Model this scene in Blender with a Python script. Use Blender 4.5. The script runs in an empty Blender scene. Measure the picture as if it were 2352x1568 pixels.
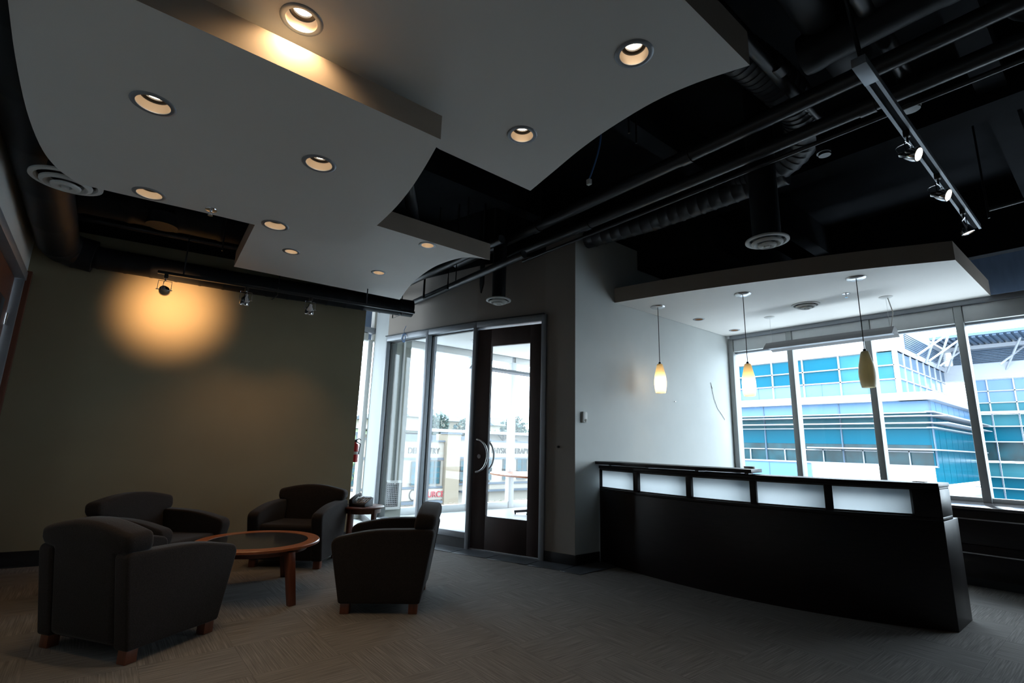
import bpy, bmesh, math, random
from mathutils import Matrix, Vector
random.seed(7)
PI = math.pi
sc = bpy.context.scene
col = sc.collection
# world axes: X runs along the pale reception wall towards the windows, Y runs along the window wall, Z up (metres)
# ---------------------------------------------------------------- camera
F, HC = 1151.37, 1.30
pitch, roll, yaw = math.radians(11.7015), math.radians(1.5643), math.radians(38.91)
cp, sp, cr, sr = math.cos(pitch), math.sin(pitch), math.cos(roll), math.sin(roll)
fw = Vector((0, cp, sp)); up0 = Vector((0, -sp, cp)); x0 = Vector((1, 0, 0))
rt = cr*x0 + sr*up0; up = -sr*x0 + cr*up0
ry = Matrix.Rotation(-(PI/2 - math.radians(51.09)), 3, 'Z')
def rotw(v):
    c, s = 0.77821, 0.62801
    return Vector((c*v.x + s*v.y, -s*v.x + c*v.y, v.z))
RX, RU, RF = rotw(rt), rotw(up), rotw(fw)
CAM = Vector((0, 0, HC))
cd = bpy.data.cameras.new('camera'); cam = bpy.data.objects.new('camera', cd); col.objects.link(cam)
cd.sensor_width = 36; cd.lens = 36*F/2352; cd.clip_start = 0.05; cd.clip_end = 500
m = Matrix.Identity(4)
for i in range(3):
    m[i][0], m[i][1], m[i][2], m[i][3] = RX[i], RU[i], -RF[i], CAM[i]
cam.matrix_world = m
sc.camera = cam
def ray(x, y): return RX*((x-1176)/F) - RU*((y-784)/F) + RF
def PZ(x, y, z): d = ray(x, y); return CAM + d*((z-HC)/d.z)        # point of a level plane
def PX(x, y, X): d = ray(x, y); return CAM + d*(X/d.x)             # point of a plane across X
def PY(x, y, Y): d = ray(x, y); return CAM + d*(Y/d.y)             # point of a plane across Y
# ---------------------------------------------------------------- sky, view
w = bpy.data.worlds.new('sky'); sc.world = w; w.use_nodes = True
bg = w.node_tree.nodes['Background']
bg.inputs[0].default_value = (0.79, 0.91, 1.0, 1); bg.inputs[1].default_value = 10.2
sc.view_settings.view_transform = 'Standard'; sc.view_settings.look = 'None'
sc.view_settings.gamma = 1; sc.view_settings.use_curve_mapping = False
sc.view_settings.exposure = 0.0
sc.cycles.max_bounces = 10; sc.cycles.diffuse_bounces = 5; sc.cycles.glossy_bounces = 4
sc.cycles.transparent_max_bounces = 16; sc.cycles.transmission_bounces = 6
sc.cycles.sample_clamp_indirect = 4.0
sc.cycles.caustics_reflective = False; sc.cycles.caustics_refractive = False
def portal(name, loc, sx, sy, rot):
    l = bpy.data.lights.new(name, 'AREA'); l.shape = 'RECTANGLE'; l.size = sx; l.size_y = sy
    l.cycles.is_portal = True
    o = bpy.data.objects.new(name, l); col.objects.link(o); o.location = loc; o.rotation_euler = rot
portal('window_daylight', (8.3, 1.67, 2.27), 4.95, 2.95, (PI/2, 0, PI/2))   # reception windows
portal('meeting_room_daylight', (3.3, 8.85, 1.9), 9.4, 3.75, (PI/2, 0, PI))  # meeting room facade
WARM = (1.0, 0.66, 0.34)
# ---------------------------------------------------------------- materials
def mat(name, c, rough=0.6, metal=0.0, spec=0.5, var=0.0, scale=8, bump=0.0, stretch=(1, 1, 1), c2=None, coat=0, trans=None):
    m = bpy.data.materials.new(name); m.use_nodes = True
    nt = m.node_tree; b = nt.nodes['Principled BSDF']
    b.inputs['Base Color'].default_value = (*c, 1); b.inputs['Roughness'].default_value = rough
    b.inputs['Metallic'].default_value = metal; b.inputs['Specular IOR Level'].default_value = spec
    if coat: b.inputs['Coat Weight'].default_value = coat
    tc = nt.nodes.new('ShaderNodeTexCoord'); mp = nt.nodes.new('ShaderNodeMapping'); no = nt.nodes.new('ShaderNodeTexNoise')
    mp.inputs['Scale'].default_value = stretch
    nt.links.new(tc.outputs['Object'], mp.inputs[0]); nt.links.new(mp.outputs[0], no.inputs['Vector'])
    no.inputs['Scale'].default_value = scale; no.inputs['Detail'].default_value = 4
    rp = nt.nodes.new('ShaderNodeValToRGB')
    d = c2 or tuple(v*(1-var) for v in c)
    rp.color_ramp.elements[0].position = 0.35; rp.color_ramp.elements[1].position = 0.68
    rp.color_ramp.elements[0].color = (*d, 1); rp.color_ramp.elements[1].color = (*c, 1)
    nt.links.new(no.outputs[0], rp.inputs[0]); nt.links.new(rp.outputs[0], b.inputs['Base Color'])
    if bump:
        bp = nt.nodes.new('ShaderNodeBump'); bp.inputs['Strength'].default_value = bump; bp.inputs['Distance'].default_value = 0.01
        nt.links.new(no.outputs[0], bp.inputs['Height']); nt.links.new(bp.outputs[0], b.inputs['Normal'])
    return m
def emat(name, c, s):
    m = bpy.data.materials.new(name); m.use_nodes = True; nt = m.node_tree
    b = nt.nodes['Principled BSDF']; b.inputs['Base Color'].default_value = (*c, 1)
    b.inputs['Emission Color'].default_value = (*c, 1); b.inputs['Emission Strength'].default_value = s
    return m
def glassmat(name, tint=(1, 1, 1), gloss=0.06, rough=0.0):
    m = bpy.data.materials.new(name); m.use_nodes = True; nt = m.node_tree; nt.nodes.clear()
    o = nt.nodes.new('ShaderNodeOutputMaterial'); mx = nt.nodes.new('ShaderNodeMixShader')
    t = nt.nodes.new('ShaderNodeBsdfTransparent'); t.inputs[0].default_value = (*tint, 1)
    g = nt.nodes.new('ShaderNodeBsdfGlossy'); g.inputs['Roughness'].default_value = rough
    lw = nt.nodes.new('ShaderNodeLayerWeight'); lw.inputs[0].default_value = 0.25
    mu = nt.nodes.new('ShaderNodeMath'); mu.operation = 'MULTIPLY_ADD'; mu.inputs[1].default_value = 0.10; mu.inputs[2].default_value = gloss
    nt.links.new(lw.outputs['Facing'], mu.inputs[0]); nt.links.new(mu.outputs[0], mx.inputs[0])
    nt.links.new(t.outputs[0], mx.inputs[1]); nt.links.new(g.outputs[0], mx.inputs[2]); nt.links.new(mx.outputs[0], o.inputs[0])
    return m
M = {}
M['white'] = mat('white_paint', (0.62, 0.62, 0.60), 0.75, var=0.03, scale=3)
M['cloud'] = mat('panel_paint', (0.70, 0.68, 0.65), 0.6, var=0.03, scale=2)
M['cloud_edge'] = mat('shaded_edge_tan', (0.36, 0.30, 0.25), 0.6, var=0.04)  # tan stands in for shade on panel edges that face the dark room
M['pale_wall'] = mat('pale_grey_paint', (0.66, 0.69, 0.68), 0.8, var=0.05, scale=2.5, bump=0.05)
M['grey_wall'] = mat('cool_grey_paint', (0.30, 0.32, 0.33), 0.8, var=0.05, scale=2.5)
M['taupe'] = mat('taupe_paint', (0.30, 0.265, 0.24), 0.75, var=0.05, scale=2)
M['olive'] = mat('olive_paint', (0.34, 0.30, 0.20), 0.75, var=0.06, scale=2.2, bump=0.04)
M['cream'] = mat('cream_paint', (0.24, 0.25, 0.22), 0.8, var=0.04)
M['black'] = mat('black_deck_paint', (0.010, 0.012, 0.015), 0.85, spec=.12, var=0.3, scale=3)
M['duct'] = mat('black_duct_paint', (0.012, 0.014, 0.018), 0.55, spec=.2, var=0.25, scale=6)
M['flex'] = mat('dark_flexible_duct', (0.034, 0.038, 0.045), 0.45, var=.2, scale=8, spec=.35)
M['pipe'] = mat('black_pipe_paint', (0.016, 0.018, 0.022), 0.38, var=0.2, scale=10)
M['alu'] = mat('satin_aluminium', (0.30, 0.32, 0.35), 0.45, 0.4, var=0.06, scale=14)
M['alu_pale'] = mat('pale_aluminium', (0.62, 0.64, 0.65), 0.5, 0.15, var=0.04, scale=14)
M['fixture_grey'] = mat('grey_painted_metal', (0.11, 0.11, 0.115), .5, .0, var=.05)
M['mullion_grey'] = mat('grey_mullion', (0.34, 0.36, 0.36), .5, .1, var=.04)
M['steel'] = mat('brushed_steel', (0.62, 0.62, 0.63), 0.25, 0.95, var=0.1, scale=40, stretch=(1, 1, 12))
M['chrome'] = mat('chrome', (0.75, 0.75, 0.78), 0.12, 1.0)
M['dark_metal'] = mat('dark_bronze', (0.05, 0.045, 0.04), 0.4, 0.6, var=0.2)
M['espresso'] = mat('espresso_laminate', (0.013, 0.008, 0.009), 0.38, spec=.3, var=0.4, scale=6, stretch=(1, 1, 14))
M['door_wood'] = mat('dark_door_veneer', (0.05, 0.028, 0.026), 0.42, var=0.35, scale=5, stretch=(1, 1, .12))
M['red_wood'] = mat('red_brown_veneer', (0.16, 0.055, 0.032), 0.42, var=0.3, scale=6, stretch=(1, 1, .12))
M['cherry'] = mat('cherry_wood', (0.40, 0.125, 0.045), 0.33, var=0.3, scale=9, stretch=(1, 5, 1), coat=.3)
M['cherry_dark'] = mat('dark_cherry_wood', (0.17, 0.055, 0.03), 0.35, var=0.3, scale=9, stretch=(5, 5, .4))
M['smoke_glass'] = mat('smoked_glass_top', (0.03, 0.032, 0.034), 0.12, var=0.1)
M['fabric'] = mat('brown_grey_upholstery', (0.027, 0.022, 0.021), 0.95, var=0.35, scale=160, bump=0.25, spec=.2)
for k in ('fabric',):
    M[k].node_tree.nodes['Principled BSDF'].inputs['Sheen Weight'].default_value = 0.12
    M[k].node_tree.nodes['Principled BSDF'].inputs['Sheen Roughness'].default_value = 0.4
M['slate'] = mat('slate_tile', (0.10, 0.115, 0.135), 0.33, var=0.45, scale=5, bump=0.25)
M['rubber'] = mat('black_rubber_base', (0.02, 0.021, 0.024), 0.45, var=0.2)
M['grout'] = mat('grout', (0.08, 0.08, 0.085), 0.9, var=0.2)
M['room_floor'] = mat('pale_meeting_floor', (0.45, 0.47, 0.47), 0.5, var=0.06, scale=2)
M['frost'] = mat('frosted_glass', (0.62, 0.70, 0.76), 0.5)
nt = M['frost'].node_tree; pb = nt.nodes['Principled BSDF']; fo = [n for n in nt.nodes if n.type == 'OUTPUT_MATERIAL'][0]
tr = nt.nodes.new('ShaderNodeBsdfTranslucent'); tr.inputs[0].default_value = (.93, .98, 1, 1)
mx = nt.nodes.new('ShaderNodeMixShader'); mx.inputs[0].default_value = 0.85
nt.links.new(pb.outputs[0], mx.inputs[1]); nt.links.new(tr.outputs[0], mx.inputs[2]); nt.links.new(mx.outputs[0], fo.inputs[0])
M['glass'] = glassmat('clear_glass', (0.97, 0.99, 1.0), 0.015)
M['black_plastic'] = mat('black_plastic', (0.018, 0.018, 0.022), 0.35)
M['grey_plastic'] = mat('grey_plastic', (0.45, 0.44, 0.45), 0.5)
M['light_plastic'] = mat('light_plastic', (0.60, 0.60, 0.57), 0.5)
M['blue_wire'] = mat('blue_cable', (0.05, 0.16, 0.38), 0.4)
M['white_cable'] = mat('white_cable', (0.6, 0.58, 0.55), 0.5)
M['red'] = mat('red_enamel', (0.55, 0.02, 0.02), 0.3)
M['reflector'] = mat('downlight_reflector', (0.52, 0.40, 0.29), 0.35, 0.2)
M['lamp_on'] = emat('halogen_lens', (1.0, 0.86, 0.66), 9.0)
M['lamp_dim'] = emat('dim_lamp_lens', (1.0, 0.62, 0.38), 1.0)
M['shade_off'] = mat('unlit_glass_shade', (0.62, 0.55, 0.38), 0.35)
nt = M['shade_off'].node_tree; pb = nt.nodes['Principled BSDF']; fo = [n for n in nt.nodes if n.type == 'OUTPUT_MATERIAL'][0]
tr = nt.nodes.new('ShaderNodeBsdfTranslucent'); tr.inputs[0].default_value = (.62, .52, .32, 1)
mx = nt.nodes.new('ShaderNodeMixShader'); mx.inputs[0].default_value = 0.45
nt.links.new(pb.outputs[0], mx.inputs[1]); nt.links.new(tr.outputs[0], mx.inputs[2]); nt.links.new(mx.outputs[0], fo.inputs[0])
M['shade_lit'] = mat('lit_amber_glass', (0.90, 0.66, 0.36), 0.35)
nt = M['shade_lit'].node_tree; pb = nt.nodes['Principled BSDF']; fo = [n for n in nt.nodes if n.type == 'OUTPUT_MATERIAL'][0]
tr = nt.nodes.new('ShaderNodeBsdfTranslucent'); tr.inputs[0].default_value = (1, .80, .50, 1)
mx = nt.nodes.new('ShaderNodeMixShader'); mx.inputs[0].default_value = 0.8
nt.links.new(pb.outputs[0], mx.inputs[1]); nt.links.new(tr.outputs[0], mx.inputs[2]); nt.links.new(mx.outputs[0], fo.inputs[0])
def carpet():
    m = bpy.data.materials.new('streaked_carpet'); m.use_nodes = True; nt = m.node_tree
    b = nt.nodes['Principled BSDF']; b.inputs['Roughness'].default_value = 0.95; b.inputs['Specular IOR Level'].default_value = 0.15
    tc = nt.nodes.new('ShaderNodeTexCoord'); oi = nt.nodes.new('ShaderNodeObjectInfo')
    ad = nt.nodes.new('ShaderNodeVectorMath'); ad.operation = 'ADD'
    sc_ = nt.nodes.new('ShaderNodeVectorMath'); sc_.operation = 'SCALE'; sc_.inputs[3].default_value = 37.0
    cb = nt.nodes.new('ShaderNodeCombineXYZ')
    nt.links.new(oi.outputs['Random'], cb.inputs[0]); nt.links.new(oi.outputs['Random'], cb.inputs[1])
    nt.links.new(cb.outputs[0], sc_.inputs[0]); nt.links.new(tc.outputs['Object'], ad.inputs[0]); nt.links.new(sc_.outputs[0], ad.inputs[1])
    mp = nt.nodes.new('ShaderNodeMapping'); mp.inputs['Scale'].default_value = (3.5, 120, 1)
    nt.links.new(ad.outputs[0], mp.inputs[0])
    n1 = nt.nodes.new('ShaderNodeTexNoise'); n1.inputs['Scale'].default_value = 1.0; n1.inputs['Detail'].default_value = 2
    nt.links.new(mp.outputs[0], n1.inputs['Vector'])
    r = nt.nodes.new('ShaderNodeValToRGB'); e = r.color_ramp.elements
    e[0].position = .30; e[0].color = (.155, .149, .144, 1); e[1].position = .75; e[1].color = (.31, .30, .288, 1)
    x = e.new(.52); x.color = (.215, .207, .197, 1)
    nt.links.new(n1.outputs[0], r.inputs[0])
    n2 = nt.nodes.new('ShaderNodeTexNoise'); n2.inputs['Scale'].default_value = 260; nt.links.new(tc.outputs['Object'], n2.inputs['Vector'])
    mx = nt.nodes.new('ShaderNodeMix'); mx.data_type = 'RGBA'; mx.blend_type = 'MULTIPLY'; mx.inputs[0].default_value = 0.45
    nt.links.new(r.outputs[0], mx.inputs[6]); nt.links.new(n2.outputs[0], mx.inputs[7]); nt.links.new(mx.outputs[2], b.inputs['Base Color'])
    bp = nt.nodes.new('ShaderNodeBump'); bp.inputs['Strength'].default_value = .6; bp.inputs['Distance'].default_value = .004
    nt.links.new(n1.outputs[0], bp.inputs['Height']); nt.links.new(bp.outputs[0], b.inputs['Normal'])
    return m
M['carpet'] = carpet()
# exterior
M['b_white'] = mat('white_cladding', (0.34, 0.36, 0.40), 0.5, var=0.04, scale=.4)
M['b_cream'] = mat('cream_roof_deck', (0.30, 0.29, 0.275), 0.7, var=0.04, scale=.3)
M['b_teal'] = mat('teal_glazing', (0.0, 0.095, 0.15), 0.25, var=0.0, scale=.35, c2=(0.0, 0.085, 0.14), spec=.1)
M['b_teal2'] = mat('green_teal_glazing', (0.03, 0.145, 0.18), 0.25, scale=.5, c2=(0.015, 0.12, 0.16), spec=.15)
M['b_sky'] = mat('light_blue_glazing', (0.125, 0.215, 0.35), 0.3, scale=.4, c2=(0.10, 0.21, 0.37), spec=.2)
M['b_dark'] = mat('dark_glazing', (0.008, 0.028, 0.035), 0.2, scale=1.2, c2=(0.008, 0.06, 0.08), spec=.3)
M['b_soffit'] = mat('blue_grey_soffit', (0.15, 0.20, 0.29), 0.8, var=.15, scale=4, stretch=(1, 6, 1))
M['b_louvre'] = mat('blue_grey_metal', (0.08, 0.13, 0.20), 0.45, .3)
M['t_beige'] = mat('beige_stucco', (0.26, 0.23, 0.195), 0.9, var=0.04, scale=.5)
M['t_tan'] = mat('tan_stucco', (0.18, 0.145, 0.105), 0.9, var=0.06, scale=.5)
M['t_grey'] = mat('grey_roofing', (0.07, 0.085, 0.105), 0.8, var=0.1, scale=.6)
M['t_dark'] = mat('dark_sign_letters', (0.03, 0.025, 0.02), 0.5)
M['t_pink'] = mat('red_sign_letters', (0.30, 0.02, 0.03), 0.5)
M['asphalt'] = mat('asphalt', (0.34, 0.35, 0.36), 0.9, var=0.2, scale=.5)
M['leaf'] = mat('tree_leaves', (0.07, 0.115, 0.045), 0.7, var=0.4, scale=3)
M['leaf2'] = mat('dark_tree_leaves', (0.022, 0.055, 0.042), 0.7, var=0.4, scale=3)
M['bark'] = mat('bark', (0.12, 0.10, 0.08), 0.9)
# ---------------------------------------------------------------- helpers
class G:
    def __init__(s, mtx=None): s.bm = bmesh.new(); s.m = mtx or Matrix.Identity(4)
    def v(s, p): return s.bm.verts.new(s.m @ Vector(p))
    def f(s, vs):
        try: return s.bm.faces.new(vs)
        except ValueError: return None
    def box(s, a, b):
        (x0, y0, z0), (x1, y1, z1) = a, b
        v = [s.v(p) for p in ((x0,y0,z0),(x1,y0,z0),(x1,y1,z0),(x0,y1,z0),(x0,y0,z1),(x1,y0,z1),(x1,y1,z1),(x0,y1,z1))]
        for q in ((3,2,1,0),(4,5,6,7),(0,1,5,4),(1,2,6,5),(2,3,7,6),(3,0,4,7)): s.f([v[i] for i in q])
        return s
    def prism(s, poly, z0, z1, top=None):
        a = [s.v((x, y, z0)) for x, y in poly]; b = [s.v((x, y, z1)) for x, y in (top or poly)]
        s.f(a[::-1]); s.f(b); n = len(poly)
        for i in range(n): s.f([a[i], a[(i+1) % n], b[(i+1) % n], b[i]])
        return s
    def prism_y(s, poly, y0, y1):                        # outline in X-Z, thick along Y
        a = [s.v((x, y0, z)) for x, z in poly]; b = [s.v((x, y1, z)) for x, z in poly]
        s.f(a); s.f(b[::-1]); n = len(poly)
        for i in range(n): s.f([a[(i+1) % n], a[i], b[i], b[(i+1) % n]])
        return s
    def prism_x(s, poly, x0, x1):                        # outline in Y-Z, thick along X
        a = [s.v((x0, y, z)) for y, z in poly]; b = [s.v((x1, y, z)) for y, z in poly]
        s.f(a[::-1]); s.f(b); n = len(poly)
        for i in range(n): s.f([a[i], a[(i+1) % n], b[(i+1) % n], b[i]])
        return s
    def tube(s, pts, r, seg=10, caps=True):
        pts = [Vector(p) for p in pts]; rs = r if isinstance(r, (list, tuple)) else [r]*len(pts)
        rings = []; prev = None
        for i, p in enumerate(pts):
            t = (pts[min(i+1, len(pts)-1)] - pts[max(i-1, 0)]).normalized()
            if prev is None:
                u = t.cross(Vector((0, 0, 1)));
                if u.length < 1e-3: u = t.cross(Vector((1, 0, 0)))
            else: u = prev - t*prev.dot(t)
            u.normalize(); prev = u; w_ = t.cross(u)
            rings.append([s.v(p + (u*math.cos(2*PI*k/seg) + w_*math.sin(2*PI*k/seg))*rs[i]) for k in range(seg)])
        for a, b in zip(rings, rings[1:]):
            for k in range(seg): s.f([a[k], a[(k+1) % seg], b[(k+1) % seg], b[k]])
        if caps: s.f(rings[0][::-1]); s.f(rings[-1])
        return s
    def lathe(s, prof, c=(0, 0, 0), seg=28, cap=True):
        rings = [[s.v((c[0]+r*math.cos(2*PI*k/seg), c[1]+r*math.sin(2*PI*k/seg), c[2]+z)) for k in range(seg)] if r > 1e-5 else [s.v((c[0], c[1], c[2]+z))] for r, z in prof]
        for a, b in zip(rings, rings[1:]):
            for k in range(seg):
                q = [a[k % len(a)], a[(k+1) % len(a)], b[(k+1) % len(b)], b[k % len(b)]]
                u = []
                for x in q:
                    if x not in u: u.append(x)
                if len(u) > 2: s.f(u)
        if cap:
            for r_ in (rings[0], rings[-1]):
                if len(r_) > 2: s.f(r_)
        return s
    def obj(s, name, m, parent=None, smooth=None, bevel=0.0, seg=2, recalc=True, kind=None, label=None):
        bm = s.bm
        if recalc: bmesh.ops.recalc_face_normals(bm, faces=bm.faces)
        if bevel:
            es = [e for e in bm.edges if len(e.link_faces) == 2 and e.calc_face_angle(0) > 0.5]
            bmesh.ops.bevel(bm, geom=es, offset=bevel, segments=seg, profile=0.5, affect='EDGES', clamp_overlap=True)
        me = bpy.data.meshes.new(name); bm.to_mesh(me); bm.free()
        me.materials.append(M[m] if isinstance(m, str) else m)
        o = bpy.data.objects.new(name, me); col.objects.link(o)
        if smooth or bevel:
            me.shade_smooth()
            me.set_sharp_from_angle(angle=math.radians(smooth if smooth else 40))
        adopt(o, parent)
        if kind: o['kind'] = kind
        if label: o['label'] = label
        return o
def wmx(o):
    b = Matrix.LocRotScale(o.location, o.rotation_euler, o.scale)
    return b if o.parent is None else wmx(o.parent) @ o.matrix_parent_inverse @ b
def adopt(o, parent):
    if parent is not None:
        o.parent = parent; o.matrix_parent_inverse = wmx(parent).inverted()
def tag(o, label, cat, group=None):
    o['label'] = label; o['category'] = cat
    if group: o['group'] = group
    return o
def thing(name, label, cat, loc=(0, 0, 0), group=None, rz=0):
    o = bpy.data.objects.new(name, None); col.objects.link(o); o.location = loc; o.rotation_euler = (0, 0, rz)
    o.empty_display_size = .1
    return tag(o, label, cat, group)
def dup(o, parent=None):
    c = o.copy(); col.objects.link(c)
    if parent is not None: c.parent = parent
    for ch in [x for x in bpy.data.objects if x.parent == o and x != c]: dup(ch, c)
    return c
def structure(o): o['kind'] = 'structure'; return o
def along(p, q):   # frame: x runs from p to q, y to its left
    a = math.atan2(q[1]-p[1], q[0]-p[0])
    return Matrix.Translation((p[0], p[1], 0)) @ Matrix.Rotation(a, 4, 'Z')
def dist(p, q): return math.hypot(q[0]-p[0], q[1]-p[1])
def arc_pts(c, r, a0, a1, n): return [(c[0]+r*math.cos(a0+(a1-a0)*i/n), c[1]+r*math.sin(a0+(a1-a0)*i/n)) for i in range(n+1)]
# ================================================================ SETTING
WX, LY, RY = 8.12, 4.17, 8.69          # window plane, pale wall plane, meeting room facade
structure(G().box((-2.2, -6.2, -.30), (8.4, 9.0, -.012)).obj('floor', 'grout'))
fl = bpy.data.objects['floor']
tile_me = None
def carpet_ok(cx, cy):
    if cx > 8.1 or cy > 8.3: return False
    if cx > 4.42 and cy > 4.05: return False
    if cy > 7.6 and cx < 2.6: return False
    if cx > 3.95 and cy > 4.3: return False
    d = Vector((cx, cy, 0)) - CAM; z = d.dot(RF)
    if z < .4: return False
    px_, py_ = 1176+F*d.dot(RX)/z, 784-F*d.dot(RU)/z
    return -330 < px_ < 2700 and py_ < 1900
T = .5; k = 0
for i in range(-2, 18):
    for j in range(-3, 17):
        cx, cy = i*T + .13, j*T + .07
        if cx < -.8 or not carpet_ok(cx, cy): continue
        if tile_me is None:
            o = G().box((-T/2+.0004, -T/2+.0004, -.012), (T/2-.0004, T/2-.0004, 0)).obj('carpet_tile', 'carpet', fl)
            tile_me = o.data
        else:
            o = bpy.data.objects.new('carpet_tile', tile_me); col.objects.link(o); adopt(o, fl)
        o.location = (cx, cy, 0); o.rotation_euler = (0, 0, PI/2*((i+j) % 2)); k += 1
G().box((-1.0, -6.0, -.014), (8.2, 8.8, -.004)).obj('carpet_field', 'carpet', fl)
# slate border along the curved glazed wall
PW = [(3.72, 8.62), (3.402, 7.393), (3.618, 6.455), (3.856, 5.566), (4.228, 4.578), (4.353, LY)]
def off(p, d):   # border line on the lounge side of the wall
    return (p[0]-d, p[1]-d*.18)
bw = .42
B0 = [(3.402, 7.393), (3.50, 6.92), (3.618, 6.455), (3.73, 6.01), (3.856, 5.566), (4.03, 5.08), (4.228, 4.578), (4.36, 4.165)]
for a, b in zip(B0, B0[1:]):
    G().prism([(a[0]-.02, a[1]-.004), (b[0]-.02, b[1]+.004), (b[0]-.30-.12*0, b[1]-.07), (a[0]-.30, a[1]-.09)][::-1], -.01, .006).obj('slate_tile', 'slate', fl, bevel=.002, seg=1)
G().prism([(4.045, 4.09), (4.36, 4.16), (4.78, 4.165), (4.79, 3.90), (4.11, 3.86)], -.01, .006).obj('slate_tile', 'slate', fl, bevel=.002, seg=1)
for x0, x1, y0, y1 in ((2.75, 3.35, 6.75, 7.35), (2.75, 3.35, 7.36, 7.95), (2.15, 2.74, 7.0, 7.95), (2.75, 3.62, 7.96, 8.6), (2.0, 2.74, 7.96, 8.6)):
    G().box((x0, y0, -.01), (x1-.006, y1-.006, .006)).obj('slate_tile', 'room_floor', fl, bevel=.002, seg=1)
# ceiling deck, painted black, with beams
structure(G().box((-2.2, -6.2, 4.62), (8.4, 9.0, 4.80)).obj('ceiling', 'black'))
ce = bpy.data.objects['ceiling']
for y in (-3.6, -1.6, .35, 2.6, 4.6, 6.6):
    G().box((-1, y-.09, 4.22), (8.2, y+.09, 4.63)).obj('beam', 'black', ce)
for x in (5.35,):
    G().box((x-.14, -6, 4.12), (x+.14, 4.1, 4.63)).obj('girder', 'black', ce)
G().box((5.6, 3.0, 3.78), (8.1, 4.15, 4.25)).obj('soffit', 'black', ce)
# walls ------------------------------------------------------------
g = G(); g.box((4.353, LY, 0), (WX+.1, LY+.14, 4.08)); structure(g.obj('wall_right', 'pale_wall'))
structure(G().box((4.353, LY+.01, 4.08), (WX+.1, LY+.14, 4.63)).obj('wall_upper_right', 'black'))
def curved_wall(pts, z0, z1, th, name, m):
    g = G()
    for a, b in zip(pts, pts[1:]):
        g2 = along(a, b); L = dist(a, b); s_ = G.__new__(G); s_.bm = g.bm; s_.m = g2; s_.box((-.001, 0, z0), (L+.001, th, z1))
    return structure(g.obj(name, m))
def lerp(a, b, t): return (a[0]+(b[0]-a[0])*t, a[1]+(b[1]-a[1])*t)
# partition: header above the frames, the return beside them, and the piece between door and corner
jamb_r = (4.228, 4.578)
curved_wall([PW[1], PW[2], PW[3], jamb_r], 2.95, 3.78, .14, 'wall_centre', 'taupe')
curved_wall([PW[1], PW[2], PW[3], jamb_r], 3.78, 4.63, .14, 'wall_centre_upper', 'black')
curved_wall([jamb_r, PW[5]], 0, 3.98, .14, 'wall_entry', 'taupe')
curved_wall([jamb_r, PW[5]], 3.98, 4.63, .14, 'wall_entry_upper', 'black')
curved_wall([PW[0], PW[1]], 0, 4.63, .16, 'wall_return', 'grey_wall')
# olive wall
OA, OB = (-.83, 7.190), (2.697, 6.639)
curved_wall([OA, OB], 0, 3.50, .16, 'wall_back', 'olive')
curved_wall([OA, OB], 3.50, 4.63, .16, 'wall_back_upper', 'black')
# left wall with its wooden door
g = G(); g.box((-.98, 5.05, 2.93), (-.82, 7.3, 4.63)); g.box((-.98, 7.13, 0), (-.82, 7.3, 2.93)); g.box((-.98, -6.2, 0), (-.82, 5.05, 4.63))
structure(g.obj('wall_left', 'pale_wall'))
g = G(); g.box((-.99, -6.2, 0), (8.4, -6.05, 4.63)); structure(g.obj('wall_front', 'taupe'))
d2 = thing('door_2', None, 'door', (-.86, 6.1, 0)); del d2['category']; del d2['label']; structure(d2)
G().box((-.93, 5.16, .01), (-.88, 7.0, 2.84)).obj('door_leaf', 'red_wood', d2, bevel=.003)
g = G(); g.box((-.97, 5.05, 2.84), (-.80, 7.08, 2.93)); g.box((-.97, 5.05, 0), (-.80, 5.14, 2.84)); g.box((-.97, 7.02, 0), (-.81, 7.08, 2.84)); g.obj('door_frame', 'alu', d2, bevel=.003)
g = G(); g.box((-.87, 7.08, 0), (-.77, 7.16, 2.95)); g.obj('door_casing', 'red_wood', d2, bevel=.004)
G().box((-.885, 5.35, 1.0), (-.874, 6.72, 2.55)).obj('pane', 'smoke_glass', d2)
g = G()
for z in (.35, 1.5, 2.35): g.tube([(-.872, 7.01, z), (-.872, 7.01, z+.12)], .008)
g.obj('hinge', 'steel', d2)
# skirtings
g = G(along(OA, OB)); g.box((.02, -.015, 0), (dist(OA, OB)+.01, 0.001, .15)); structure(g.obj('baseboard_back', 'rubber', bevel=.003))
g = G(along(jamb_r, PW[5])); g.box((.03, -.012, 0), (dist(jamb_r, PW[5])+.012, .002, .115))
g.m = Matrix.Identity(4); g.box((4.36, LY-.014, 0), (4.76, LY+.002, .115)); structure(g.obj('baseboard_entry', 'rubber', bevel=.003))
g = G(along(PW[0], PW[1])); g.box((0, -.015, 0), (dist(PW[0], PW[1]), .002, .115)); structure(g.obj('baseboard_return', 'rubber', bevel=.003))
g = G(); g.box((WX-.02, -6, 0), (WX+.02, LY, .1)); structure(g.obj('baseboard_window', 'rubber'))
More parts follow.
